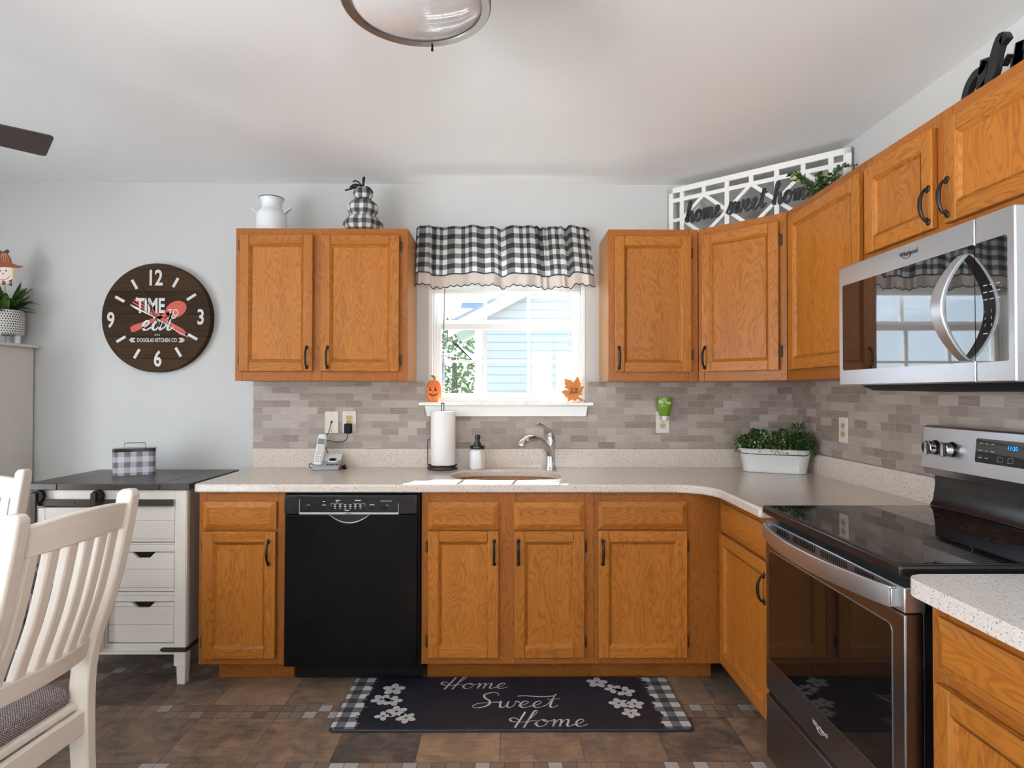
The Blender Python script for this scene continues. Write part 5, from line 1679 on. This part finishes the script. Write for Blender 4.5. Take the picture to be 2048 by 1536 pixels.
script(m, 'weet', -0.045, -0.785, 0.053, tf2, 0.0004, 0.0008, w=.17, thin=.35, sx=1.05, slant=.2, k=7)
m.ribbon(smooth_pts([(0.045, -.690), (0.075, -.686), (0.14, -.694), (0.19, -.690), (0.212, -.678), (0.206, -.672)], 6), .005, .0004, .0008, tf2)
script(m, 'H', 0.005, -0.930, 0.052, tf2, 0.0004, 0.0008, w=.16, thin=.35, sx=.85, slant=.25, k=7)
script(m, 'ome', 0.103, -0.930, 0.052, tf2, 0.0004, 0.0008, w=.16, thin=.35, sx=1.02, slant=.2, k=7)
m.build('lettering', 'white_ink', t)
st2 = MB()
for pts in ([(-.50, -.61), (-.50, -.70), (-.46, -.77), (-.42, -.90)], [(-.51, -.68), (-.45, -.66), (-.40, -.64)], [(.41, -.58), (.47, -.63), (.52, -.72), (.55, -.79), (.58, -.84)], [(.40, -.67), (.43, -.665), (.46, -.66)]):
    st2.ribbon(smooth_pts(pts, 5), .004, .0003, .0005, tf2)
st2.build('stem_print', 'stem_ink', t)


def boll(m, cx_, cy_, n, r_, a0):
    for k in range(n):
        a = a0 + 2 * PI * k / n
        px_, py_ = cx_ + r_ * .56 * math.cos(a), cy_ + r_ * .56 * math.sin(a)
        ca, sa = math.cos(a), math.sin(a)
        m.poly([(px_ + r_ * .43 * math.cos(q_) * ca - r_ * .325 * math.sin(q_) * sa, py_ + r_ * .43 * math.cos(q_) * sa + r_ * .325 * math.sin(q_) * ca) for q_ in [2 * PI * i / 14 for i in range(14)]], .0004, .0009, tf2)


for cx_, cy_, n, r_, a0 in ((-.498, -.625, 5, .052, .3), (-.535, -.715, 5, .046, 1.0), (-.485, -.728, 5, .044, .1), (-.452, -.815, 5, .046, .5), (-.500, -.850, 4, .036, .2), (-.405, -.865, 5, .042, .9),
                            (.405, -.566, 5, .050, .2), (.470, -.625, 5, .042, .7), (.515, -.650, 5, .046, .1), (.470, -.752, 5, .044, .5), (.535, -.758, 5, .042, .2), (.505, -.830, 5, .040, .8)):
    m = MB()
    boll(m, cx_, cy_, n, r_, a0)
    m.build('cotton_print', 'cotton', t)

# ------------------------------------------------------------------ ceiling light and fan
t = thing('ceiling_light', 'round flush-mount ceiling light with a metal rim and white glass', 'ceiling light', (-0.233, -1.803, 0), 0)
LZ = 2.300
MB().lathe([(0.0, H - .0005), (0.150, H - .0005), (0.155, H - .01), (0.155, LZ + 0.06), (0.178, LZ + 0.03), (0.182, LZ + 0.012), (0.0, LZ + 0.02)], 64).build('housing', 'nickel', t)
MB().lathe([(0.1645, LZ + .012), (0.1645, LZ + .002), (0.166, LZ), (0.186, LZ), (0.1895, LZ + .003), (0.1895, LZ + .030), (0.1875, LZ + .030), (0.180, LZ + .012)], 80).build('rim', 'nickel', t)
MB().lathe([(0.0, LZ - .020), (0.04, LZ - .0188), (0.08, LZ - .015), (0.12, LZ - .0085), (0.15, LZ - .001), (0.166, LZ + .006), (0.166, LZ + .009), (0.0, LZ - .014)], 64).build('glass_shade', 'milk_glass', t)
for k in range(3):
    a = R(84 + 120 * k)
    MB().lathe([(0.0, -.016), (0.0036, -.016), (0.004, -.012), (0.003, -.010), (0.003, 0.0)], 14, (0.178 * math.cos(a), 0.178 * math.sin(a), LZ)).build('thumb_screw', 'bronze', t)

FC = Vector((-1.93, -1.86, 0))
t = thing('ceiling_fan', 'dark wood ceiling fan with one blade tip in view', 'ceiling fan', FC, 0)
FZ = 2.10
MB().lathe([(0.0, H - .0005), (0.07, H - .0005), (0.065, H - .04), (0.03, H - .055), (0.0, H - .055)], 32).build('canopy', 'bronze', t)
MB().lathe([(0.013, H - .05), (0.013, FZ + .10)], 16).build('downrod', 'bronze', t)
MB().lathe([(0.0, FZ + .11), (0.05, FZ + .105), (0.11, FZ + .07), (0.12, FZ + .02), (0.09, FZ - .03), (0.0, FZ - .045)], 40).build('motor', 'bronze', t)
for k in range(5):
    a = R(45.5 + 72 * k)
    m = MB()
    m.M = Matrix.Rotation(a, 4, 'Z') @ Matrix.Translation((0, 0, FZ)) @ Matrix.Rotation(R(-8), 4, 'X')
    ou = [(0.17, -0.050), (0.30, -0.056), (0.50, -0.068), (0.652, -0.077), (0.662, -0.070), (0.664, 0.060), (0.656, 0.068), (0.50, 0.064), (0.30, 0.056), (0.17, 0.050)]
    V0 = len(m.f)
    m.poly(ou, -0.004, 0.004, lambda a_, b_, d_: (a_, b_, d_), g='x')
    bl = m.build('blade', 'fan_wood', t, 0.0015, 1)
    m2 = MB()
    m2.M = m.M
    m2.box(0.09, 0.22, -0.018, 0.018, 0.0045, 0.010)
    m2.build('blade_iron', 'bronze', bl)

# ------------------------------------------------------------------ sideboard, tin, hutch, potted plant
t = thing('sideboard', 'whitewashed farmhouse sideboard with a dark plank top and three notched drawers', 'sideboard', (-1.786, -0.57, 0), 0)
bx = lambda X: X + 1.786
by = lambda Y: Y + 0.57
# top boards run left to right with breadboard ends
tb = MB()
tb.box(bx(-2.02), bx(-1.56), by(-.574), by(-.060), .877, .906, g='x').box(bx(-2.166), bx(-2.021), by(-.574), by(-.060), .877, .906, g='y').box(bx(-1.559), bx(-1.428), by(-.574), by(-.060), .877, .906, g='y')
tb.build('top', 'brown_wood', t, 0.003, 2)
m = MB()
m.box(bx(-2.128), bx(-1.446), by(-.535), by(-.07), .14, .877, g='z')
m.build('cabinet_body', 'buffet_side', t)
m = MB()
fy0, fy1 = by(-.560), by(-.534)
m.box(bx(-2.130), bx(-2.085), fy0, fy1, .085, .877, g='z').box(bx(-1.499), bx(-1.4435), fy0, fy1, .085, .877, g='z').box(bx(-1.826), bx(-1.798), fy0 + .001, fy1, .137, .877, g='z')
m.box(bx(-2.085), bx(-1.499), fy0 + .0005, fy1, .137, .186, g='x').box(bx(-2.085), bx(-1.499), fy0 + .0005, fy1, .832, .877, g='x')
for z0, z1 in ((.374, .416), (.597, .638)):
    m.box(bx(-1.797), bx(-1.499), fy0 + .0008, fy1, z0, z1, g='x')
m.build('face_frame', 'white_wood', t, 0.002, 1)
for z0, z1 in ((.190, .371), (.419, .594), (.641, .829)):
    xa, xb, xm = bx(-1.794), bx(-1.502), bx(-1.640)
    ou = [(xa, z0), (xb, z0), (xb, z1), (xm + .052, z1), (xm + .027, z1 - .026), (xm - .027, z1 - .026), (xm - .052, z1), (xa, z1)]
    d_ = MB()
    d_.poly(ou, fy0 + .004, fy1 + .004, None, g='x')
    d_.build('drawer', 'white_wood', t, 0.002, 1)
    MB().box(xm - .06, xm + .06, fy1 - .006, fy1 - .003, z1 - .035, z1).build('drawer_notch_shade', 'black_matte', t)  # black plate stands in for the shade inside the drawer notch
# sliding barn door on a rail
bd_ = MB()
bd_.box(bx(-2.118), bx(-1.806), fy0 - .024, fy0 - .006, .165, .800, g='x')
sd_ = bd_.build('sliding_door', 'white_wood', t, 0.002, 1)
m = MB()
for a_, c_ in ((-2.118, -2.058), (-1.866, -1.806)):
    m.box(bx(a_), bx(c_), fy0 - .031, fy0 - .024, .165, .800, g='z')
for z0, z1 in ((.165, .225), (.750, .800)):
    m.box(bx(-2.058), bx(-1.866), fy0 - .0305, fy0 - .024, z0, z1, g='x')
m.build('door_frame', 'white_wood', sd_, 0.002, 1)
m = MB().box(bx(-2.130), bx(-1.500), fy0 - .016, fy0 - .010, .806, .836)
for x_ in (-2.10, -1.94, -1.70, -1.515):
    m.lathe([(0, .003), (.005, .002), (.005, 0)], 10, (bx(x_), fy0 - .016, .821), 'y')
m.build('door_rail', 'iron', t, 0.001, 1)
for x_ in (-2.105, -1.842):
    hg = MB().box(bx(x_) - .012, bx(x_) + .012, fy0 - .040, fy0 - .031, .700, .868).build('door_hanger', 'iron', sd_, 0.003, 2)
    MB().lathe([(0, .018), (.026, .018), (.026, .0), (0, 0)], 24, (bx(x_) + .012, fy0 - .014, .853), 'y').build('roller', 'black_matte', hg)
for x_, y_ in ((-2.128, -.556), (-1.494, -.556), (-2.128, -.12), (-1.494, -.12)):
    m = MB()
    X0, Y0 = bx(x_), by(y_)
    m.hexa([(X0 + .006, Y0 + .004, 0), (X0 + .042, Y0 + .004, 0), (X0 + .042, Y0 + .04, 0), (X0 + .006, Y0 + .04, 0), (X0, Y0, .137), (X0 + .048, Y0, .137), (X0 + .048, Y0 + .046, .137), (X0, Y0 + .046, .137)])
    m.build('leg', 'white_wood', t, 0.002, 1)
sf = lambda a_, b_, d_: (a_, fy0 - .0005 - d_, b_)
m = MB().poly([(bx(-1.560), .160), (bx(-1.548), .150), (bx(-1.4432), .150), (bx(-1.4432), .170), (bx(-1.548), .170)], 0, .004, sf)
m.box(bx(-1.4456), bx(-1.4416), fy0, by(-.30), .150, .170)
for x_ in (-1.53, -1.47):
    m.lathe([(0, .006), (.004, .005), (.005, .004)], 10, (bx(x_), fy0 - .0005, .160), 'y')
m.build('strap_hinge', 'iron', t)

t = thing('tin_box', 'checked tin box with a black lid and wire handle on the sideboard', 'tin', (-1.860, -0.262, .9065), R(25))
MB().poly(rrect(-.090, .090, -.042, .042, .012, 4), 0.0, .118, lambda a_, b_, d_: (a_, b_, d_)).build('tin_body', 'tin_check', t)
MB().poly(rrect(-.092, .092, -.044, .044, .013, 4), .116, .132, lambda a_, b_, d_: (a_, b_, d_)).build('lid', 'black', t, 0.002, 2)
MB().tube(smooth_pts([(-.046, 0, .132), (-.044, 0, .150), (-.038, 0, .157), (.038, 0, .157), (.044, 0, .150), (.046, 0, .132)], 4), .0022, 8).build('wire_handle', 'nickel', t)

t = thing('hutch', 'greige wooden hutch cabinet standing at the left edge', 'hutch', (-2.88, -0.47, 0), 0)
hx = lambda X: X + 2.88
MB().box(hx(-3.205), hx(-2.557), 0.0, 0.457, 0.0, 1.552, g='z').build('cabinet_body', 'greige_wood', t, 0.002, 1)
MB().box(hx(-3.23), hx(-2.530), -0.018, 0.462, 1.552, 1.568, g='y').build('top', 'greige_wood', t, 0.003, 2)
MB().box(hx(-3.215), hx(-2.548), -0.010, 0.460, 0.0, 0.09, g='x').build('plinth', 'greige_wood', t, 0.003, 2)
for xa, xb, hxx in ((-3.19, -2.886, -2.92), (-2.876, -2.572, -2.84)):
    d_ = MB().box(hx(xa), hx(xb), -0.016, -0.0005, .10, 1.3, g='z').build('door', 'greige_wood', t, 0.003, 1)
    MB().lathe([(0, .026), (.012, .024), (.014, .016), (.006, .008), (.006, 0)], 16, (hx(hxx), -.016, .85), 'y').build('knob', 'iron', d_)

t = thing('potted_plant', 'leafy green plant in a black and white brush-stroke pot on the hutch', 'plant', (-2.630, -0.128, 1.5685), 0)
m = MB().lathe([(0.0, .045), (.084, .045), (.088, .050), (.089, .168), (.086, .172), (.082, .168), (.080, .150), (.0, .150)], 48)


def _pot():
    mt, nt, out = new_mat('brush_stroke_pot')
    u, v = uvs(nt)
    b_ = nd(nt, 'ShaderNodeTexBrick', {'Vector': vec(nt, u, v), 'Color1': (0, 0, 0), 'Color2': (1, 1, 1), 'Mortar': (1, 1, 1), 'Scale': 1.0, 'Mortar Size': 0.0030, 'Mortar Smooth': 0.1, 'Brick Width': 0.0115, 'Row Height': 0.0125}, offset=0.37)
    n_ = noise(nt, vec(nt, mth(nt, 'MULTIPLY', u, 60.0), mth(nt, 'MULTIPLY', v, 60.0)), 1.0, 2.0)
    principled(nt, out, mixc(nt, b_.outputs['Fac'], mixc(nt, n_, (0.012, 0.012, 0.012), (0.05, 0.05, 0.05)), (0.66, 0.65, 0.62)), 0.4)
    return mt


M['pot'] = _pot()
m.build('pot', 'pot', t)
for k in range(4):
    a = R(20 + 90 * k)
    MB().lathe([(0, 0), (.012, 0), (.0145, .046), (0, .046)], 14, (.062 * math.cos(a), .062 * math.sin(a), 0)).build('peg_leg', 'sign_white', t)
rg_ = random.Random(21)
m = MB()
for k in range(46):
    a, el_ = rg_.uniform(0, 2 * PI), rg_.uniform(.15, 1.25)
    L_ = rg_.uniform(.10, .17)
    p0 = Vector((.03 * math.cos(a), .03 * math.sin(a), .150 + rg_.uniform(0, .07)))
    d_ = Vector((math.cos(a) * math.cos(el_), math.sin(a) * math.cos(el_), math.sin(el_)))
    sd2 = Vector((-math.sin(a), math.cos(a), 0))
    nn = d_.cross(sd2)
    rings = []
    for i in range(6):
        q_ = i / 5
        w_ = .017 * (math.sin(PI * (.12 + .88 * q_)) ** .8) * (1 if q_ < .98 else .1) + .0015
        c_ = p0 + d_ * L_ * q_ + Vector((0, 0, -1)) * (.35 * L_ * q_ * q_ * math.cos(el_))
        rings.append([c_ - sd2 * w_ + nn * w_ * -.35, c_, c_ + sd2 * w_ + nn * w_ * -.35])
    m.loft(rings, False, 'z', rg_.choice((0, 0, 1)), closed=False)
m.build('leaves', ['leaf_a', 'leaf_b'], t, smooth=80)

t = thing('scarecrow_pick', 'flat painted scarecrow pick with a rust hat stuck in the potted plant', 'scarecrow', (-2.612, -0.150, 1.688), 0)
sf2 = lambda y_: (lambda a_, b_, d_: (a_, y_ - d_, b_))
ell = lambda cx_, cz_, rx_, rz_, n=28: [(cx_ + rx_ * math.cos(2 * PI * i / n), cz_ + rz_ * math.sin(2 * PI * i / n)) for i in range(n)]
MB().box(-.003, .003, .002, .008, 0.0, .22).build('stick', 'raffia', t)
MB().poly(ell(0, .243, .055, .050), -.003, .004, sf2(0)).build('face_board', 'skin_print', t)
m = MB()
for sx_ in (-.017, .014):
    m.poly(ell(sx_, .256, .0042, .0042, 12), .003, .0048, sf2(0))
m.ribbon(smooth_pts([(-.038, .233), (-.022, .216), (0, .210), (.022, .216), (.036, .232)], 4), .0022, .003, .0048, sf2(0))
m.build('face_paint', 'letter_black', t)
MB().poly([(-.006, .237), (.004, .236), (-.001, .248)], .003, .005, sf2(0)).build('nose', 'red_ink', t)
MB().poly([(-.105, .280), (-.07, .292), (-.045, .300), (-.035, .330), (-.012, .352), (.016, .350), (.034, .325), (.045, .295), (.075, .284), (.104, .279), (.075, .271), (.0, .276), (-.07, .270)], .002, .009, sf2(0)).build('hat', 'rust', t, 0.001, 1)
m = MB()
for sx_ in (-1, 1):
    m.poly([(0, .352), (sx_ * .022, .366), (sx_ * .032, .358), (sx_ * .024, .346)], .004, .011, sf2(0))
m.build('hat_bow', 'bark', t)
m = MB()
for k in range(5):
    m.tube(smooth_pts([(.0 + k * .004, -.010, .345), (-.012 + k * .010, -.012, .325), (-.02 + k * .013, -.011, .300)], 4), .0013, 5)
for sx_ in (-.052, .050):
    for k in range(5):
        m.tube([(sx_ + k * .003, -.006, .272), (sx_ + sx_ * .12 * k * .3, -.007, .222 - k * .004)], .0022, 5)
m.build('straw_hair', 'raffia', t)
m = MB()
m.poly([(-.004, .195), (-.045, .210), (-.045, .176)], .004, .009, sf2(0)).poly([(.004, .195), (.045, .210), (.045, .176)], .004, .009, sf2(0)).poly(ell(0, .195, .010, .010, 14), .004, .012, sf2(0))
for fi, fc in enumerate(m.f):
    m.uv[fi] = [(m.v[i].x, m.v[i].z) for i in fc]
M['red_plaid'] = gingham('red_plaid', 0.034, (0.66, 0.60, 0.55), (0.35, 0.06, 0.05), (0.03, 0.02, 0.03))
m.build('bow_tie', 'red_plaid', t)

# ------------------------------------------------------------------ dining table with cloth, chairs
TX, TY, TR, TZ = -2.03, -1.60, 0.57, 0.755
t = thing('dining_table', 'round dining table under the checked cloth at the left edge', 'table', (TX, TY, 0), 0)
MB().lathe([(0.0, TZ - .028), (TR - .01, TZ - .028), (TR - .004, TZ - .022), (TR - .004, TZ - .004), (TR - .008, TZ - .001), (0.0, TZ - .001)], 64).build('tabletop', 'chair_wood', t)
MB().lathe([(0.0, TZ - .03), (.10, TZ - .03), (.08, TZ - .10), (.05, TZ - .20), (.075, TZ - .36), (.085, .25), (.11, .10), (.26, .05), (.28, .0), (.0, .0)], 40).build('pedestal', 'chair_wood', t)
m = MB()
NT = 144
prof_n = 20
rings = []
uvr = []
for j in range(prof_n + 1):
    rg2, ug = [], []
    for i in range(NT):
        a = 2 * PI * i / NT
        if j <= 8:
            r_ = TR * j / 8 + (.004 if j == 8 else 0)
            z_ = TZ + .0015 - (.003 if j == 8 else 0)
            rf = r_
        else:
            q_ = (j - 8) / (prof_n - 8)
            fold = math.sin(a * 11 + .6 * math.sin(a * 3))
            r_ = TR + .006 + q_ * (.022 + .034 * fold) + .012 * q_ * math.sin(a * 23)
            z_ = TZ - .002 - q_ * (.235 + .018 * math.cos(a * 4))
            rf = TR + q_ * .24
        rg2.append((r_ * math.cos(a), r_ * math.sin(a), z_))
        ug.append((rf * math.cos(a) + 5.0, rf * math.sin(a) + 5.02))
    rings.append(rg2)
    uvr.append(ug)
V_, F_, U_ = [], [], []
for r_, u_ in zip(rings, uvr):
    V_ += r_
    U_ += u_
for j in range(prof_n):
    for i in range(NT):
        F_.append((j * NT + i, j * NT + (i + 1) % NT, (j + 1) * NT + (i + 1) % NT, (j + 1) * NT + i))
m.add(V_, F_, U_)
tc_ = m.build('tablecloth', 'cloth_check', None, smooth=80)
tc_.location = (TX, TY, 0)
tag(tc_, 'black and white checked tablecloth hanging in folds from the round table', 'tablecloth')
t = thing('glass_tabletop', 'round glass top with a dark edge lying on the checked tablecloth', 'glass top', (TX, TY, TZ + .0022), 0)
MB().lathe([(0.0, 0.0), (TR + .004, 0.0), (TR + .004, .006), (0.0, .006)], 96).build('pane', 'table_glass', t)
MB().lathe([(TR + .004, -.0005), (TR + .0065, .0005), (TR + .0065, .0055), (TR + .004, .0065)], 96).build('edge', 'black', t)


def chair_profile(z_):
    P_ = [(0.0, -.030), (.20, -.004), (.35, 0.0), (.468, 0.0), (.543, -.006), (.62, -.024), (.696, -.056), (.794, -.085), (.92, -.112), (1.05, -.138)]
    for (za, ya), (zb, yb_) in zip(P_[:-1], P_[1:]):
        if z_ <= zb:
            k_ = (z_ - za) / (zb - za)
            return ya + (yb_ - ya) * k_
    return P_[-1][1]


def smooth_prof(z_):
    return sum(chair_profile(max(0, min(1.05, z_ + o_))) for o_ in (-.05, -.025, 0, .025, .05)) / 5


def make_chair(label, loc, rz):
    t = thing('dining_chair', label, 'chair', loc, rz, 'whitewashed slat-back dining chairs')
    HWX = .190
    for sg in (-1, 1):
        rings = []
        for i in range(25):
            z_ = 1.037 * i / 24
            y_ = smooth_prof(z_)
            dp = .060 if z_ < .45 else .060 - .008 * min(1, (z_ - .45) / .3)
            if z_ < .40:
                dp = .046 + .014 * z_ / .40
            hw = .0185
            if i == 24:
                dp, hw, y_ = .030, .014, y_ + .012
            if i == 23:
                z_ = 1.024
                y_ = smooth_prof(z_) + .002
                dp = .048
            x_ = sg * (HWX + .0)
            rings.append([(x_ - hw, y_, z_), (x_ + hw, y_, z_), (x_ + hw, y_ + dp, z_), (x_ - hw, y_ + dp, z_)])
        MB().loft(rings).build('back_post', 'chair_wood', t, 0.006, 3)
        m = MB().loft([[(sg * .195 - .017, .415, 0), (sg * .195 + .017, .415, 0), (sg * .195 + .017, .449, 0), (sg * .195 - .017, .449, 0)], [(sg * .195 - .022, .41, .40), (sg * .195 + .022, .41, .40), (sg * .195 + .022, .454, .40), (sg * .195 - .022, .454, .40)]])
        m.build('front_leg', 'chair_wood', t, 0.004, 2)
        MB().box(sg * .190 - .011, sg * .190 + .011, .05, .42, .335, .40, g='y').build('side_rail', 'chair_wood', t, 0.003, 2)
        MB().box(sg * .190 - .009, sg * .190 + .009, .05, .42, .17, .20, g='y').build('stretcher', 'chair_wood', t, 0.003, 2)
    MB().box(-.20, .20, .425, .445, .335, .40, g='x').build('front_rail', 'chair_wood', t, 0.003, 2)
    MB().box(-.20, .20, .008, .030, .335, .400, g='x').build('rear_rail', 'chair_wood', t, 0.003, 2)

    def curved_rail(name, zc, hh, th, bow, crown):
        rings = []
        for i in range(17):
            u_ = i / 16 * 2 - 1
            x_ = u_ * (HWX - .016)
            yb_ = bow * (1 - u_ * u_)
            zt_ = zc + hh / 2 + crown * (1 - u_ * u_)
            zb_ = zc - hh / 2 + crown * .3 * (1 - u_ * u_)
            y0, y1 = smooth_prof(zb_) + .014 - yb_, smooth_prof(zt_) + .014 - yb_
            rings.append([(x_, y0, zb_), (x_, y0 + th, zb_), (x_, y1 + th, zt_), (x_, y1, zt_)])
        MB().loft(rings, True, 'x').build(name, 'chair_wood', t, 0.004, 2)
    curved_rail('top_rail', .962, .074, .026, .024, .014)
    curved_rail('lower_rail', .582, .056, .028, .024, .0)
    for k in range(6):
        u_ = (k - 2.5) / 2.5 * .80
        x_ = u_ * (HWX - .018)
        yb_ = .022 * (1 - u_ * u_)
        rings = []
        for i in range(14):
            z_ = .600 + (.940 - .600) * i / 13
            y_ = smooth_prof(z_) + .016 - yb_
            rings.append([(x_ - .0165, y_ + .004, z_), (x_ - .0135, y_, z_), (x_ + .0135, y_, z_), (x_ + .0165, y_ + .004, z_), (x_ + .0165, y_ + .024, z_), (x_ - .0165, y_ + .024, z_)])
        MB().loft(rings).build('back_slat', 'chair_wood', t, 0.002, 2)
    MB().box(-.215, .215, .030, .462, .400, .424, g='y').build('seat_frame', 'chair_wood', t, 0.008, 3)
    m = MB()
    m.loft([[(x_ * k_, .24 + (y_ - .24) * k_, z_) for x_, y_ in rrect(-.195, .195, .045, .450, .05, 6)] for k_, z_ in ((.98, .424), (1.0, .436), (.995, .452), (.95, .466), (.80, .474), (.4, .478))])
    m.build('seat_cushion', 'seat_fabric', t, smooth=70)
    return t


make_chair('whitewashed slat-back dining chair seen from behind, nearest the camera', (-1.220, -1.735, 0), R(86))
make_chair('whitewashed dining chair beyond the table, facing the camera before the hutch', (-2.055, -1.062, 0), R(180)).scale = (.983, .983, .983)

# ------------------------------------------------------------------ outside the kitchen window
struct(MB().box(-14, 14, 0.35, 30, -0.5, -0.35).build('ground_outside', 'grass'))
t = thing('neighbour_house', 'grey-sided gable house close outside the window', 'house', (0, 5.0, 0), 0)
HXL, HXP, HXR, HZE, HZP = -0.42, 3.3, 7.0, 2.26, 4.22
MB().poly([(HXL, -.36), (HXR, -.36), (HXR, HZE), (HXP, HZP), (HXL, HZE)], 0.0, 2.2).build('siding_wall', 'siding', t)
sl_ = (HZP - HZE) / (HXP - HXL)
xe_ = HXL - .36
MB().poly([(xe_, HZE - .36 * sl_ - .03), (HXP, HZP - .03), (HXP, HZP + .13), (xe_, HZE - .36 * sl_ + .13)], -.28, -.24).build('rake_board', 'vinyl', t)
m = MB()
m.poly([(xe_ - .02, HZE - .38 * sl_ + .13), (HXP, HZP + .13), (HXP, HZP + .17), (xe_ - .02, HZE - .38 * sl_ + .17)], -.30, 2.4)
m.poly([(HXP, HZP + .13), (HXR + .4, HZE - .4 * sl_ + .13), (HXR + .4, HZE - .4 * sl_ + .17), (HXP, HZP + .17)], -.30, 2.4)
m.build('roof', 'roof', t)
MB().poly([(xe_, HZE - .36 * sl_ + .115), (HXP, HZP + .115), (HXP, HZP + .129), (xe_, HZE - .36 * sl_ + .129)], -.24, 2.4).build('soffit', 'vinyl', t)
MB().poly([(xe_, HZE - .36 * sl_ - .05), (xe_ + .10, HZE - .36 * sl_ - .10), (xe_ + .42, HZE - .62), (xe_ + .42, HZE - .50)], -.26, -.20).build('eave_return', 'vinyl', t)
MB().box(HXL - .02, HXL + .08, -.03, .0, -.36, HZE).build('corner_board', 'vinyl', t)
t = thing('far_house', 'pale house with a dark blue-grey roof beyond the trees outside', 'house', (0, 15.0, 0), 0)
MB().box(-1.35, 6.0, .4, 5.0, -.36, 3.45).build('wall', 'vinyl', t)
m = MB().poly([(0.0, 3.40), (0.0, 3.50), (2.6, 4.55), (2.6, 4.45)], -1.5, 6.2, lambda a_, b_, d_: (d_, a_, b_))
m.build('roof', 'roof', t)
MB().box(-1.5, 6.2, 1.9, 2.05, 4.1, 4.55).build('ridge_trim', 'vinyl', t)
t = thing('grey_shed', 'grey outbuilding at the lower left of the window view', 'shed', (-1.42, 7.2, 0), 0)
MB().box(-.45, .30, 0, 0.5, -.36, 1.90).build('wall', 'siding', t)
MB().box(-.05, .03, -.02, 0.0, 1.0, 1.85).build('trim_board', 'vinyl', t)


def tree(label, x_, y_, zc, r_, h_, n, seed):
    t = thing('tree', label, 'tree', (x_, y_, -.36), 0)
    MB().tube([(0, 0, 0), (.05, 0, zc * .5), (0, .05, zc + h_ * .3)], [.12, .09, .04], 8).build('trunk', 'trunk', t)

    def fn(rng):
        a, k_, z_ = rng.uniform(0, 2 * PI), rng.random() ** .5, rng.uniform(-1, 1)
        rr_ = r_ * k_ * math.sqrt(max(.05, 1 - z_ * z_))
        return (rr_ * math.cos(a), rr_ * math.sin(a), zc + h_ * z_), (rng.uniform(-1, 1), rng.uniform(-1, 1), rng.uniform(-1, 1))
    leaf_cluster(['tree_leaf'], fn, n, .10, .035, seed).build('foliage', 'tree_leaf', t)


tree('leafy green tree outside the window beside the grey house', -1.05, 8.7, 2.05, .80, 1.05, 1500, 31)
tree('taller green tree farther out at the upper left of the window', -3.0, 12.5, 3.6, 1.3, 1.7, 1600, 32)
